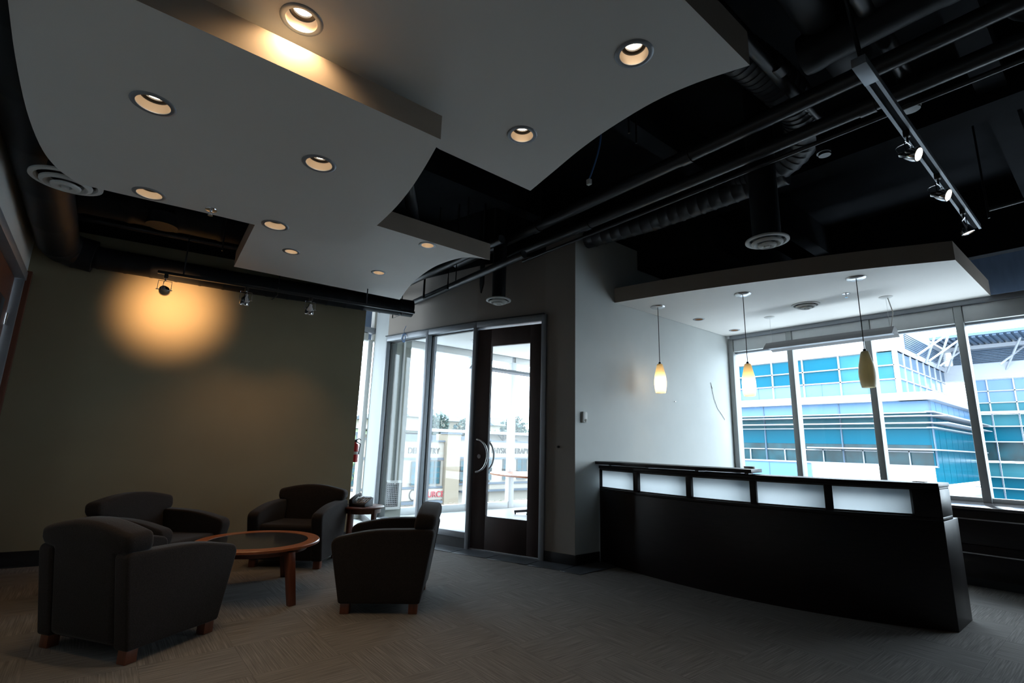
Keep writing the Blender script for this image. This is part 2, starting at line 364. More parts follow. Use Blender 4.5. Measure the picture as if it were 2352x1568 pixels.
# ---- reception window wall: sill wall, mullions, panes, header, upper lights
def window_run(name, X, ys, y_end, zs, zt, hz0, hz1, uz1):
    root = thing(name, None, 'w', (X, ys[0], 0)); del root['category']; del root['label']; structure(root)
    for y in ys:
        G().box((X-.07, y-.04, zs), (X+.10, y+.04, 3.16)).obj('mullion', 'mullion_grey', root, bevel=.006)
    for a, b in zip(ys, ys[1:]):
        y0, y1 = sorted((a, b))
        G().box((X+.02, y0+.04, zs+.04), (X+.035, y1-.04, zt)).obj('pane', 'glass', root)
        G().box((X-.055, y0+.045, hz0), (X+.10, y1-.045, hz1-.01)).obj('header_panel', 'alu_pale', root, bevel=.006)
        G().box((X+.0, y0+.04, hz0-.03), (X+.07, y1-.04, hz0)).obj('head_rail', 'alu', root)
        G().box((X+.03, y0+.04, hz1+.06), (X+.045, y1-.04, uz1)).obj('upper_pane', 'frost' if False else 'glass', root)
        G().box((X-.02, y0+.04, zs-.01), (X+.09, y1-.04, zs+.05)).obj('sill_rail', 'alu_pale', root, bevel=.004)
    G().box((X-.09, min(ys), hz1-.012), (X+.10, max(ys), hz1+.06)).obj('transom', 'alu', root, bevel=.006)
    return root
ys = [LY-.02 - 0.03] + [LY - d for d in (.98, 2.00, 2.975, 3.97, 4.97)]
structure(G().box((WX, -6.2, .8), (WX+.14, LY-5.0, 3.75)).obj('wall_unseen_light_block', 'pale_wall'))  # unseen wall in place of more windows, added to keep the lounge side darker
window_run('window_1', WX, ys, 0, .80, 2.90, 2.93, 3.15, 3.75)
structure(G().box((WX, -6.2, -.3), (WX+.14, LY, .80)).obj('wall_sill', 'pale_wall'))
structure(G().box((WX, -6.2, 3.75), (WX+.14, LY+.1, 4.63)).obj('wall_window_head', 'black'))
structure(G().box((WX+.32, -6.2, 3.10), (WX+.5, 9.2, 3.85)).obj('trim_outer_beam', 'b_soffit'))
structure(G().box((-1.3, RY+.32, 3.20), (WX+.3, RY+.5, 4.3)).obj('trim_outer_beam_meeting', 'b_soffit'))
# ---- meeting room shell
structure(G().prism([(3.80, 8.69), (3.50, 7.39), (3.72, 6.46), (3.96, 5.58), (4.33, 4.6), (4.45, 4.28), (8.2, 4.28), (8.2, 8.75)], -.01, .004).obj('floor_meeting_room', 'room_floor'))
cmr = G(); cmr.prism([(3.75, 8.6), (3.58, 7.39), (3.76, 6.50), (4.0, 5.62), (4.37, 4.65), (4.5, 4.33), (8.2, 4.33), (8.2, 8.6)], 3.24, 3.34)
structure(cmr.obj('ceiling_meeting_room', 'white'))
structure(G().box((WX, LY+.1, -.3), (WX+.14, 8.95, .3)).obj('wall_far_sill', 'white'))
win3 = thing('window_3', None, 'w', (2, RY, 0)); del win3['category']; del win3['label']; structure(win3)
xs3 = [-1.2, .1, 1.4, 2.6, 3.66, 4.86, 5.98, 7.08, 8.12]
for x in xs3:
    wdt = .045 if x < 4.9 else .07
    G().box((x-wdt, RY-.03, .0), (x+wdt, RY+.10, 3.13)).obj('mullion', 'alu_pale', win3, bevel=.006)
for a, b in zip(xs3, xs3[1:]):
    G().box((a+.05, RY+.03, .16), (b-.05, RY+.045, 3.12)).obj('pane', 'glass', win3)
    G().box((a+.05, RY-.02, 3.11), (b-.05, RY+.10, 3.25)).obj('header_panel', 'white', win3, bevel=.006)
    G().box((a+.05, RY-.02, .0), (b-.05, RY+.10, .13)).obj('sill_rail', 'alu_pale', win3, bevel=.006)
    if b < 3.7: G().box((a+.05, RY+.03, 3.36), (b-.05, RY+.045, 4.2)).obj('upper_pane', 'glass', win3)
G().box((-1.2, RY-.04, 3.26), (8.12, RY+.1, 3.36)).obj('transom', 'alu', win3, bevel=.006)
structure(G().box((3.7, RY-.02, 3.36), (8.26, RY+.12, 4.63)).obj('wall_facade_upper', 'white'))
structure(G().box((-1.3, RY-.02, 4.2), (3.7, RY+.12, 4.63)).obj('wall_corridor_head', 'black'))
# cream column panel with a grille beside the meeting room facade
structure(G().box((3.72, 8.10, 0), (4.20, RY-.04, 3.24)).obj('wall_meeting_pier', 'cream'))
for i, x in enumerate((3.84, 4.04)):
    G().box((x, 8.075, 0.6), (x+.035, 8.10, 3.24)).obj('trim_%d' % (i+1), 'white', kind='structure')
gr = thing('return_air_grille', 'white framed dark mesh air grille low on the cream pier behind the glass', 'grille', (4.15, 8.08, .1))
g = G()
gx0, gx1, gz0, gz1 = 3.86, 4.12, .24, .62
g.box((gx0-.045, 8.06, gz0-.045), (gx1+.045, 8.10, gz0)); g.box((gx0-.045, 8.06, gz1), (gx1+.045, 8.10, gz1+.045))
g.box((gx0-.045, 8.06, gz0), (gx0, 8.10, gz1)); g.box((gx1, 8.06, gz0), (gx1+.045, 8.10, gz1)); g.obj('frame', 'white', gr)
G().box((gx0, 8.09, gz0), (gx1, 8.098, gz1)).obj('backing', 'black', gr)
g = G()
for i in range(12):
    z = gz0+.016+i*.031; g.box((gx0, 8.07, z), (gx1, 8.085, z+.007))
for i in range(8):
    x = gx0+.016+i*.031; g.box((x, 8.072, gz0), (x+.007, 8.083, gz1))
g.obj('mesh', 'grey_plastic', gr)
# ---- interior glazed partition (window_2) and the entrance door (door_1)
w2 = thing('window_2', None, 'w', (3.5, 6.5, 0)); del w2['category']; del w2['label']; structure(w2)
FR = [PW[1], PW[2], PW[3], jamb_r]
for i, (a, b) in enumerate(zip(FR, FR[1:])):
    L = dist(a, b); mm = along(a, b)
    G(mm).box((-.028 if i else 0, -.035, 0), (.030, .15, 2.95)).obj('post', 'alu', w2, bevel=.006)
    G(mm).box((.02, -.035, 2.87), (L-.02, .15, 2.952)).obj('head_rail', 'alu', w2, bevel=.006)
    G(mm).box((-.01, -.045, 2.952), (L, -.0, 2.965)).obj('shadow_bead', 'rubber', w2)
    if i < 2:
        G(mm).box((.03, -.03, .125), (L-.03, .14, .20)).obj('sill_rail', 'alu', w2, bevel=.006)
        G(mm).box((.03, -.01, 0), (L-.03, .12, .125)).obj('kick_panel', 'rubber', w2)
        G(mm).box((.04, .06, .20), (L-.04, .07, 2.86)).obj('pane', 'glass', w2)
        g = G(mm); g.box((.03, .045, .20), (.042, .085, 2.87)); g.box((L-.042, .045, .20), (L-.03, .085, 2.87)); g.box((.03, .045, 2.855), (L-.03, .085, 2.868)); g.obj('gasket', 'rubber', w2)
a, b = FR[2], FR[3]; L = dist(a, b); mm = along(a, b)
G(mm).box((L-.035, -.035, 0), (L+.035, .15, 2.95)).obj('post', 'alu', w2, bevel=.006)
d1 = thing('door_1', None, 'w', (a[0], a[1], 0)); del d1['category']; del d1['label']; structure(d1)
x0, x1 = .035, L-.045
G(mm).box((x0, .0, .02), (x0+.215, .05, 2.84)).obj('stile', 'door_wood', d1, bevel=.003)
G(mm).box((x1-.165, .0, .02), (x1, .05, 2.84)).obj('stile', 'door_wood', d1, bevel=.003)
G(mm).box((x0+.215, .0, .02), (x1-.165, .05, .42)).obj('rail', 'door_wood', d1, bevel=.003)
G(mm).box((x0+.215, .0, 2.60), (x1-.165, .05, 2.84)).obj('rail', 'door_wood', d1, bevel=.003)
G(mm).box((x0+.20, .02, .40), (x1-.15, .03, 2.62)).obj('pane', 'glass', d1)
hz = 1.16
for sgn, yy in ((-1, -.055), (1, .105)):
    pts = [(x0+.085+.165*math.sin(t), yy, hz+.205*math.cos(t)) for t in [PI*i/16 for i in range(17)]]
    pts = [(x0+.085, .0 if sgn < 0 else .05, hz+.205)] + pts + [(x0+.085, .0 if sgn < 0 else .05, hz-.205)]
    G(mm).tube(pts, .013, 10).obj('handle', 'steel', d1, smooth=50, label='curved steel pull handle')
g = G(mm); g.tube([(x0+.095, -.012, hz-.01), (x0+.095, .0, hz-.01)], .028, 20); g.obj('lock', 'steel', d1, smooth=40)
structure(G(mm).box((0, -.02, .0), (L, .16, .016)).obj('trim_threshold', 'alu'))
# ================================================================ CEILING CLOUDS
def cloud(name, outline, z0, z1, holes, label, mname='cloud', top=None):
    bm = bmesh.new()
    ol = [bm.verts.new((x, y, z0)) for x, y in outline]
    es = [bm.edges.new((ol[i], ol[(i+1) % len(ol)])) for i in range(len(ol))]
    for c, r in holes:
        h = [bm.verts.new((c[0]+r*math.cos(2*PI*k/24), c[1]+r*math.sin(2*PI*k/24), z0)) for k in range(24)]
        es += [bm.edges.new((h[i], h[(i+1) % 24])) for i in range(24)]
    bmesh.ops.triangle_fill(bm, edges=es, use_beauty=True)
    tp = [bm.verts.new((x, y, z1)) for x, y in (top or outline)]
    bm.faces.new(tp)
    n = len(ol)
    for i in range(n): bm.faces.new([ol[i], ol[(i+1) % n], tp[(i+1) % n], tp[i]])
    bmesh.ops.recalc_face_normals(bm, faces=bm.faces)
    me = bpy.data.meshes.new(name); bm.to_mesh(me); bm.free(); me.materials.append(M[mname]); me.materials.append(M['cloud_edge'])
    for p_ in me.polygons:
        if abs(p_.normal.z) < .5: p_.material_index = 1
    o = bpy.data.objects.new(name, me); col.objects.link(o)
    me.shade_smooth(); me.set_sharp_from_angle(angle=math.radians(25))
    return tag(o, label, 'ceiling panel')
def catmull(pts, n=6):
    out = []
    for i in range(len(pts)-1):
        p0, p1, p2, p3 = pts[max(i-1, 0)], pts[i], pts[i+1], pts[min(i+2, len(pts)-1)]
        for k in range(n):
            t = k/n
            out.append(tuple(.5*((2*p1[j]) + (-p0[j]+p2[j])*t + (2*p0[j]-5*p1[j]+4*p2[j]-p3[j])*t*t + (-p0[j]+3*p1[j]-3*p2[j]+p3[j])*t**3) for j in (0, 1)))
    return out + [pts[-1]]
ZA, ZB, ZC, ZD = 3.22, 3.0, 3.2, 3.2
dl = {'A': [((693, 46), .082), ((1456, 124), .082), ((1199, 310), .082)],
      'B': [((352, 239), .09), ((733, 376), .09), ((343, 445), .09), ((632, 517.5), .09)],
      'C': [((669, 577.5), .072), ((870, 626), .072), ((982, 563), .072)],
      'D': [((1605, 733), .07), ((1687, 758), .07)]}
cen = {}
for kk, z in (('A', ZA), ('B', ZB), ('C', ZC), ('D', ZD)):
    cen[kk] = [((PZ(*p, z).x, PZ(*p, z).y), r) for p, r in dl[kk]]
Aout = [(-.05, 1.05)] + catmull([(2.447, 1.045), (2.353, 1.304), (2.307, 1.565), (2.309, 1.904), (2.341, 2.206), (2.403, 2.536), (2.465, 2.868)], 5) + [(1.595, 2.855), (0.06, 2.53)]
Aout = [(x*.9366, y*.9366) for x, y in Aout]
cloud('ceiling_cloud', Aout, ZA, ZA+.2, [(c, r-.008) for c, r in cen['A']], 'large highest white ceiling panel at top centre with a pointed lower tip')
Bout = [(-.45, 2.285), (1.274, 2.278)] + catmull([(1.274, 2.278), (1.355, 2.606), (1.424, 2.938), (1.475, 3.309), (1.501, 3.762), (1.478, 4.026), (1.408, 4.194), (1.276, 4.262), (1.097, 4.276), (.4, 4.325), (-.265, 4.403), (-.398, 4.341), (-.478, 4.175), (-.525, 3.93), (-.551, 3.529), (-.55, 3.038), (-.535, 2.627)], 4)[1:]
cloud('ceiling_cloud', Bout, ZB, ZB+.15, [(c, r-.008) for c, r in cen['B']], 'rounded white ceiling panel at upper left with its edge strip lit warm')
Cout = [(.786, 4.06), (2.933, 4.042)] + catmull([(2.933, 4.042), (2.795, 4.085), (2.679, 4.195), (2.62, 4.442), (2.618, 4.763), (2.716, 5.354), (2.928, 6.086)], 5)[1:] + [(.927, 6.207)]
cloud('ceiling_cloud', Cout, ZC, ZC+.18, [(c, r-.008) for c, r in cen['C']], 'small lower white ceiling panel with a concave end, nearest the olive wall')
dcurve = catmull([(5.10, LY-.01), (5.294, 3.373), (5.519, 2.66), (5.746, 2.046), (5.977, 1.505), (6.139, 1.178), (6.285, .888)], 5)
Dout = dcurve + [(8.05, .872), (8.05, 3.85), (8.05, LY-.01)]
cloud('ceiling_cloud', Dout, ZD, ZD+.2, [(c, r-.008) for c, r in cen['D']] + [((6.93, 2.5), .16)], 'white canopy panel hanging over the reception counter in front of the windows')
# downlights -----------------------------------------------------
def downlight(c, z, r, on, label, group, power, tilt=None):
    t = thing('downlight', label, 'downlight', (c[0], c[1], z), group)
    g = G(); g.lathe([(r-.012, .0), (r-.012, -.004), (r, -.006), (r+.012, -.003), (r+.014, .0)], (c[0], c[1], z), 32, cap=False); g.obj('trim_ring', 'alu', t, smooth=60)
    g = G(); g.lathe([(r-.012, .0), (r*.84, .022), (r*.74, .044)], (c[0], c[1], z), 32, cap=False); g.obj('reflector', 'reflector', t, smooth=60)
    g = G(); g.lathe([(r*.74, .044), (r*.70, .050), (r*.52, .052), (r*.50, .060)], (c[0], c[1], z), 32, cap=False); g.obj('baffle', 'dark_metal', t, smooth=40)
    g = G(); g.lathe([(r*.50, .060), (r*.3, .052), (0, .050)], (c[0], c[1], z), 24, cap=False); g.obj('lamp', 'lamp_on' if on else 'lamp_dim', t, smooth=60)
    g = G(); g.lathe([(r*.95, .0), (r*.95, .11), (0, .11)], (c[0], c[1], z), 20, cap=False); g.obj('housing', 'black', t)
    if power:
        l = bpy.data.lights.new('lamp_light', 'SPOT'); l.energy = power; l.color = WARM; l.spot_size = math.radians(84 if not tilt else 145); l.spot_blend = .8; l.shadow_soft_size = .03 if not tilt else .05
        lo = bpy.data.objects.new('lamp_light', l); col.objects.link(lo); lo.location = (c[0], c[1], z+(.040 if not tilt else .006))
        if tilt: lo.rotation_euler = tilt
        adopt2(lo, t)
    return t
def adopt2(o, t): o.parent = t; o.matrix_parent_inverse = wmx(t).inverted()
labs = {'A': ['bright downlight in the highest panel beside the glowing edge strip', 'lit downlight in the highest panel near its right corner', 'lit downlight in the highest panel near its pointed tip'],
        'B': ['large lit downlight at the left of the rounded ceiling panel', 'lit downlight near the middle of the rounded ceiling panel', 'downlight seen edge-on at the far left rim of the rounded panel', 'downlight seen edge-on at the far right rim of the rounded panel'],
        'C': ['small lit downlight in the lower panel, on its left', 'small lit downlight in the lower panel close to the track spotlights', 'small downlight seen edge-on near the front edge of the lower panel'],
        'D': ['small downlight in the canopy beside the leftmost pendant', 'small downlight in the canopy corner beside the window']}
pw = {'A': [20, 12, 12], 'B': [22, 26, 18, 20], 'C': [12, 9, 9], 'D': [0, 0]}
for kk, z in (('A', ZA), ('B', ZB), ('C', ZC), ('D', ZD)):
    for i, (c, r) in enumerate(cen[kk]):
        downlight(c, z, r, kk != 'D', labs[kk][i], 'recessed downlights in the ceiling panels', pw[kk][i], (math.radians(16), 0, 0) if (kk, i) == ('A', 0) else None)
        # the lamp beside the edge strip is tilted a little towards it
# diffusers --------------------------------------------------------
def diffuser(c, R, label, z_top, rd, flat=False):
    t = thing('air_diffuser', label, 'air vent', c, 'round white air diffusers')
    z = 0
    prof = [(R*.80, .028), (R, .012), (R*1.0, .0), (R*.86, -.004), (R*.80, .010), (R*.80, .028)]
    G().lathe(prof, c, 40, cap=False).obj('outer_ring', 'white', t, smooth=50)
    G().lathe([(R*.46, .018), (R*.72, -.008), (R*.71, -.020), (R*.60, -.030), (R*.50, -.018), (R*.46, .018)], c, 40, cap=False).obj('middle_ring', 'white', t, smooth=50)
    G().lathe([(R*.16, .0), (R*.42, -.030), (R*.40, -.042), (R*.28, -.050), (R*.18, -.040), (R*.16, .0)], c, 36, cap=False).obj('inner_ring', 'white', t, smooth=50)
    G().lathe([(0, -.052), (R*.10, -.050), (R*.12, -.038), (0, -.02)], c, 20, cap=False).obj('centre_cap', 'white', t, smooth=50)
    G().lathe([(R*.8, .03), (0, .045)], c, 30, cap=False).obj('throat', 'black', t)
    if z_top:
        d = G(); d.tube([(c[0], c[1], c[2]+.03), (c[0], c[1], z_top)], rd, 28); o = d.obj('vertical_duct', 'duct', smooth=40)
        return t, o
    return t, None
p = PZ(1762, 555, 3.1); t, o = diffuser((p.x, p.y, 3.1), .175, 'round white diffuser hanging over the reception area under a black duct', 4.618, .115)
tag(o, 'black vertical duct dropping to the diffuser above the reception canopy', 'duct')
p = PZ(1145, 691, 3.05); t, o = diffuser((p.x, p.y, 3.05), .155, 'round white diffuser hanging in front of the taupe wall above the glass door', 4.618, .085)
tag(o, 'black vertical duct dropping to the diffuser above the glass door', 'duct')
p = PZ(153, 418, 3.04); t, o = diffuser((p.x, p.y, 3.04), .205, 'large round diffuser at far left half hidden by the rounded panel', 3.3, .12)
tag(o, 'black duct drop above the large diffuser at far left', 'duct')
diffuser((6.93, 2.5, 3.192), .165, 'flush round white diffuser set in the reception canopy', 0, 0)
# sprinkler heads
def sprinkler(c, label):
    t = thing('sprinkler', label, 'sprinkler', c, 'sprinkler heads')
    G().lathe([(.042, 0), (.040, -.006), (.015, -.010), (0, -.01)], c, 20, cap=False).obj('escutcheon', 'chrome', t, smooth=50)
    g = G(); g.tube([(c[0], c[1], c[2]-.008), (c[0], c[1], c[2]-.022)], .008, 10)
    g.tube([(c[0]-.011, c[1], c[2]-.02), (c[0]-.013, c[1], c[2]-.035), (c[0], c[1], c[2]-.047)], .0025, 6); g.tube([(c[0]+.011, c[1], c[2]-.02), (c[0]+.013, c[1], c[2]-.035), (c[0], c[1], c[2]-.047)], .0025, 6)
    g.obj('frame', 'chrome', t, smooth=50)
    G().lathe([(.0, -.047), (.017, -.047), (.017, -.050), (0, -.050)], c, 14, cap=False).obj('deflector', 'chrome', t)
p = PZ(1943, 674, ZD); sprinkler((p.x, p.y, ZD), 'small chrome sprinkler head under the reception canopy')
p = PZ(485, 481, ZB); sprinkler((p.x, p.y, ZB), 'small chrome sprinkler head at the far rim of the rounded panel')
p = PZ(1087, 781, 3.24); sprinkler((p.x, p.y, 3.24), 'sprinkler head on the meeting room ceiling seen through the glass')
# ================================================================ DUCTS AND PIPES
def ribbed(pts, r, name, label, step=.16, rib=.008, seg=24, cat='duct'):
    pts = [Vector(p) for p in pts]; out = []; rs = []
    for a, b in zip(pts, pts[1:]):
        L = (b-a).length; n = max(1, int(L/step))
        for i in range(n):
            for dt, dr in ((0, 0), (.06, rib), (.12, rib), (.18, 0)):
                out.append(a.lerp(b, (i+dt)/n)); rs.append(r+dr)
    out.append(pts[-1]); rs.append(r)
    return tag(G().tube(out, rs, seg).obj(name, 'flex' if name == 'flexible_duct' else 'duct', smooth=50), label, cat)
# main spiral duct along olive wall with its elbow
dz = 3.20
ribbed([(-.52, 6.985, dz), (1.147, 6.735, dz-.02), (3.28, 6.40, dz)], .122, 'spiral_duct', 'long black spiral duct running along the top of the olive wall', step=.22, rib=.004)
ribbed([(-.64, -2.0, 3.36), (-.64, 4.5, 3.355), (-.60, 6.72, 3.24), (-.57, 6.88, 3.23), (-.47, 6.965, 3.22), (-.30, 6.96, 3.2)], .175, 'elbow_duct', 'thick black duct along the left wall ending in an elbow', step=.7, rib=.004)
# duct hangers
for i, (px_, py_) in enumerate(((870, 700), (562, 655))):
    a = (3.08, 6.457) if i == 0 else (1.5, 6.70)
    g = G(); g.tube([(a[0], a[1]-.13, 4.6), (a[0], a[1]-.135, 3.06), (a[0], a[1]+.135, 3.06), (a[0], a[1]+.13, 4.6)], .008, 6)
    tag(g.obj('duct_hanger', 'pipe'), ['thin black strap hanger around the far end of the spiral duct', 'thin black strap hanger around the middle of the spiral duct'][i], 'hanger')
def pipe(pts, r, label, name='pipe', couplings=()):
    t = thing(name, label, 'pipe', pts[0])
    G().tube(pts, r, 18).obj('run', 'pipe', t, smooth=50)
    for c, d in couplings:
        c = Vector(c); d = Vector(d).normalized(); G().tube([c-d*.05, c+d*.05], r*1.16, 18).obj('coupling', 'pipe', t, smooth=40)
    return t
U = (0, 1, 0)
pipe([(3.72, -2, 3.87), (3.72, 5.95, 3.87)], .062, 'upper of the two long black pipes crossing below the dark ceiling', couplings=[((3.72, 2.2, 3.87), U), ((3.72, 4.2, 3.87), U)])
pipe([(3.97, -3, 3.77), (3.97, 2.2, 3.77), (3.935, 5.2, 3.77)], .055, 'lower of the two long black pipes crossing below the dark ceiling', couplings=[((3.97, .9, 3.77), U), ((3.955, 3.6, 3.77), U)])
pipe([(4.10, -3, 3.72), (4.06, 4.85, 3.70)], .018, 'thin black conduit running just under the two long pipes')
pipe([(3.45, 4.1, 3.42), (3.50, 6.75, 3.42)], .045, 'black pipe end coming out beneath the small lower panel')
pipe([(3.28, 4.3, 3.62), (3.25, 7.6, 3.62)], .05, 'black pipe behind the concave end of the small lower panel')
# trapeze hanger below the pipes near the taupe wall
a, b = PY(1003, 640, 6.3), PY(1065, 683, 5.9)
g = G(); g.tube([(3.35, 6.2, 3.33), (3.35, 6.2, 3.72), (3.35, 5.55, 3.72), (3.35, 5.55, 3.33), (3.35, 6.2, 3.33)], .016, 8); tag(g.obj('pipe_hanger', 'pipe'), 'square black strut hanger in front of the taupe wall', 'hanger')
g = G(); g.box((3.62, 5.12, 3.36), (3.64, 5.2, 3.7)); g.box((3.62, 5.14, 3.68), (3.64, 5.17, 4.62)); g.prism_x([(5.12, 3.36), (5.2, 3.36), (5.17, 3.24)], 3.62, 3.64); tag(g.obj('pipe_clamp', 'pipe'), 'short black bracket hanging beside the strut hanger', 'bracket')
# diagonal pipes at the upper right
z = 4.0
p, q = PZ(1700, 60, z), PZ(1884, 280, z); pipe([(-.5, p.y, z), (q.x, q.y, z), (q.x+.02, q.y, z-.3)], .045, 'slanting black pipe ending in a short drop right of the tip panel', couplings=[((q.x, q.y, z-.24), (0, 0, 1)), ((3.4, p.y, z), (1, 0, 0))])
p, q = PZ(1985, 0, z), PZ(2078, 165, z); pipe([(p.x-1.2, p.y, z), (q.x, q.y, z), (q.x+.02, q.y, z-.3)], .055, 'slanting black pipe behind the right spotlight track', couplings=[((q.x, q.y, z-.24), (0, 0, 1))])
# flexible duct rising from behind the tip panel
p, q, r_ = PZ(1690, 120, 4.15), PZ(1845, 300, 4.0), PZ(1785, 385, 3.95)
def bez(a, b, c, n=14):
    a, b, c = Vector(a), Vector(b), Vector(c); return [(a*(1-t)**2 + b*2*t*(1-t) + c*t*t) for t in [i/n for i in range(n+1)]]
fx = [(p.x-1.2, p.y, 4.15)] + bez((p.x, p.y, 4.15), (4.45, 1.2, 4.05), (4.62, 1.75, 3.98)) + [(4.75, 2.4, 3.98)]
ribbed(fx, .145, 'flexible_duct', 'ribbed black flexible duct curving down between the pipes', step=.05, rib=.007)
ribbed([(4.70, 1.75, 3.9), (4.66, 3.2, 3.9), (4.5, 4.1, 3.9)], .11, 'flexible_duct', 'ribbed black duct running from above the reception diffuser to the taupe wall', step=.12, rib=.006)
# big black ducts, upper right
ribbed([(2.2, .9, 4.15), (3.9, .95, 4.15)], .14, 'round_duct', 'upright looking black duct at the top edge right of the tip panel', step=.5)
ribbed([(2.2, .55, 4.08), (3.5, .62, 4.08)], .12, 'round_duct', 'second black duct at the top edge, ending in a narrower neck', step=.5)
p = PZ(1850, 190, 4.05); q = PZ(2352, 0, 4.05)
ribbed([(3.42, 1.1, 4.0), (3.42, -2.5, 4.0)], .13, 'round_duct', 'thick black duct crossing behind the slanting pipes at upper right', step=.6)
ribbed([(3.85, .12, 4.5), (3.85, .12, 4.05), (3.87, .04, 3.93), (3.9, -.1, 3.9), (3.95, -2.5, 3.9)], .10, 'elbow_duct', 'black elbow duct turning towards the right edge', step=.6)
pipe([(6.0, -3, 3.65), (6.35, .6, 3.65)], .02, 'thin conduit beyond the right spotlight track')
# rods from the deck
_od = Vector((OB[0]-OA[0], OB[1]-OA[1], 0)).normalized(); _on = Vector((-_od.y, _od.x, 0))
def _ow(x, y, o_): P0 = Vector((OA[0], OA[1], 0)) - _on*o_; d = ray(x, y); return CAM + d*(P0.dot(_on)/d.dot(_on))
s_tr = (_ow(420, 640, .75), _ow(840, 715, .75)); zt_o = _ow(362, 627, .75).z
for (x_, y_, z_, lb) in ((3.50, 5.6, 3.42, 'thin rod holding the pipe end beneath the small panel'), (3.26, 5.0, 3.62, 'thin rod holding the pipe behind the concave end of the small panel'), (6.28, .0, 3.66, 'thin rod holding the conduit beyond the right track'), (3.35, 5.87, 3.72, 'thin rod over the square strut hanger'), (s_tr[0].x, s_tr[0].y, zt_o+.02, 'rod holding the near end of the olive wall spotlight track'), (s_tr[1].x, s_tr[1].y, zt_o+.02, 'rod holding the far end of the olive wall spotlight track'), (3.1, 2.35, 3.9, 'left of a close pair of thin hanging rods above the long pipes'), (3.2, 2.35, 3.85, 'right of a close pair of thin hanging rods above the long pipes'), (3.75, 4.45, 3.85, 'thin rod above the small panel corner'), (3.6, 4.0, 3.8, 'thin rod right of the rod over the small panel'), (5.75, .55, 3.35, 'thin rod holding the far end of the right spotlight track'), (1.15, 5.3, 3.25, 'thin rod behind the rounded panel left of the small panel'), (.75, 5.9, 3.25, 'thin rod over the track spotlights')):
    tag(G().tube([(x_, y_, 4.62), (x_, y_, z_)], .008, 8).obj('hanging_rod', 'pipe'), lb, 'rod')
# ceiling clutter behind the rounded panel at the left
ribbed([(-.5, 6.25, 3.62), (2.7, 5.85, 3.62)], .19, 'round_duct', 'black duct seen dimly above the olive wall behind the rounded panel', step=.4)
pc_ = PZ(372, 520, 3.42)
ribbed([(pc_.x, pc_.y, 4.62), (pc_.x, pc_.y, 3.42)], .14, 'duct_collar', 'short vertical black duct collar behind the rounded panel', step=.12)
pipe([(-.7, 6.72, 3.52), (2.6, 6.25, 3.52)], .035, 'black pipe above the spiral duct behind the rounded panel')
pipe([(1.05, 3.2, 3.5), (1.7, 3.6, 3.55), (2.6, 5.0, 3.5)], .06, 'black pipe glimpsed between the rounded panel and the tip panel')
tag(G().box((1.93, 2.96, 3.5), (2.03, 3.06, 3.6)).tube([(1.98, 3.01, 3.6), (1.98, 3.01, 4.62)], .008, 6).obj('junction_box', 'light_plastic', bevel=.004), 'small pale junction box between the rounded panel and tip panel', 'box')
# blue cable with a connector hanging from the deck
p0, p1, p2 = PX(1380, 308, 3.0), PX(1376, 345, 3.0), PX(1353, 412, 3.0)
t = thing('hanging_cable', 'blue cable with a white plug dangling below the tip panel', 'cable', p2)
G().tube([(p0.x, p0.y, 4.6)] + bez(p0, p1 + Vector((0, -.02, 0)), p2, 10), .007, 8).obj('cable', 'blue_wire', t, smooth=50)
G().box((p2.x-.016, p2.y-.02, p2.z-.05), (p2.x+.016, p2.y+.02, p2.z)).obj('plug', 'light_plastic', t, bevel=.004)
# ================================================================ TRACK LIGHTS
def spot_head(root, base, aim, z_top, k=1.0, on=True, energy=0, size=60, stem=.10, cord=True):
    """track adapter, stem, yoke and a lamp head that looks along aim"""
    base = Vector(base); aim = Vector(aim).normalized()
    G().box((base.x-.018, base.y-.018, base.z-.045), (base.x+.018, base.y+.018, base.z)).obj('adapter', 'dark_metal', root, bevel=.004)
    G().tube([base-Vector((0, 0, .04)), base-Vector((0, 0, stem))], .007, 8).obj('stem', 'chrome', root)
    piv = base - Vector((0, 0, stem+.085*k))
    side = aim.cross(Vector((0, 0, 1)));
    if side.length < .2: side = Vector((1, 0, 0))
    side.normalize(); w_ = .052*k
    tp = base - Vector((0, 0, stem))
    G().tube([piv+side*w_, tp+side*w_+Vector((0, 0, -.004)), tp-side*w_+Vector((0, 0, -.004)), piv-side*w_], .0035, 6).obj('yoke', 'chrome', root)
    G().tube([piv-side*(w_+.012), piv+side*(w_+.012)], .005, 8).obj('axle', 'chrome', root)
    q = Vector((0, 0, 1)).rotation_difference(aim).to_matrix().to_4x4()
    mtx = Matrix.Translation(piv) @ q
    G(mtx).lathe([(.0, -.055*k), (.018*k, -.055*k), (.022*k, -.03*k), (.036*k, -.012*k), (.045*k, .03*k), (.045*k, .05*k), (.040*k, .052*k), (.038*k, .034*k)], (0, 0, 0), 24, cap=False).obj('head', 'chrome', root, smooth=45)
    G(mtx).lathe([(.038*k, .036*k), (.02*k, .04*k), (0, .041*k)], (0, 0, 0), 24, cap=False).obj('lens', 'lamp_on' if on else 'lamp_dim', root, smooth=60)
    if cord:
        c0 = tp; c2 = piv - aim*.05*k; c1 = (c0+c2)/2 - side*.0 - aim*.10*k
        G().tube(bez(c0, c1, c2, 8), .0028, 6).obj('lead', 'chrome', root)
    if energy:
        l = bpy.data.lights.new('spot_light', 'SPOT'); l.energy = energy; l.color = (1.0, .53, .23); l.spot_size = math.radians(size); l.spot_blend = 1.0; l.shadow_soft_size = .03
        lo = bpy.data.objects.new('spot_light', l); col.objects.link(lo); lo.location = piv + aim*.062*k
        lo.rotation_euler = Vector((0, 0, -1)).rotation_difference(aim).to_euler(); adopt2(lo, root)
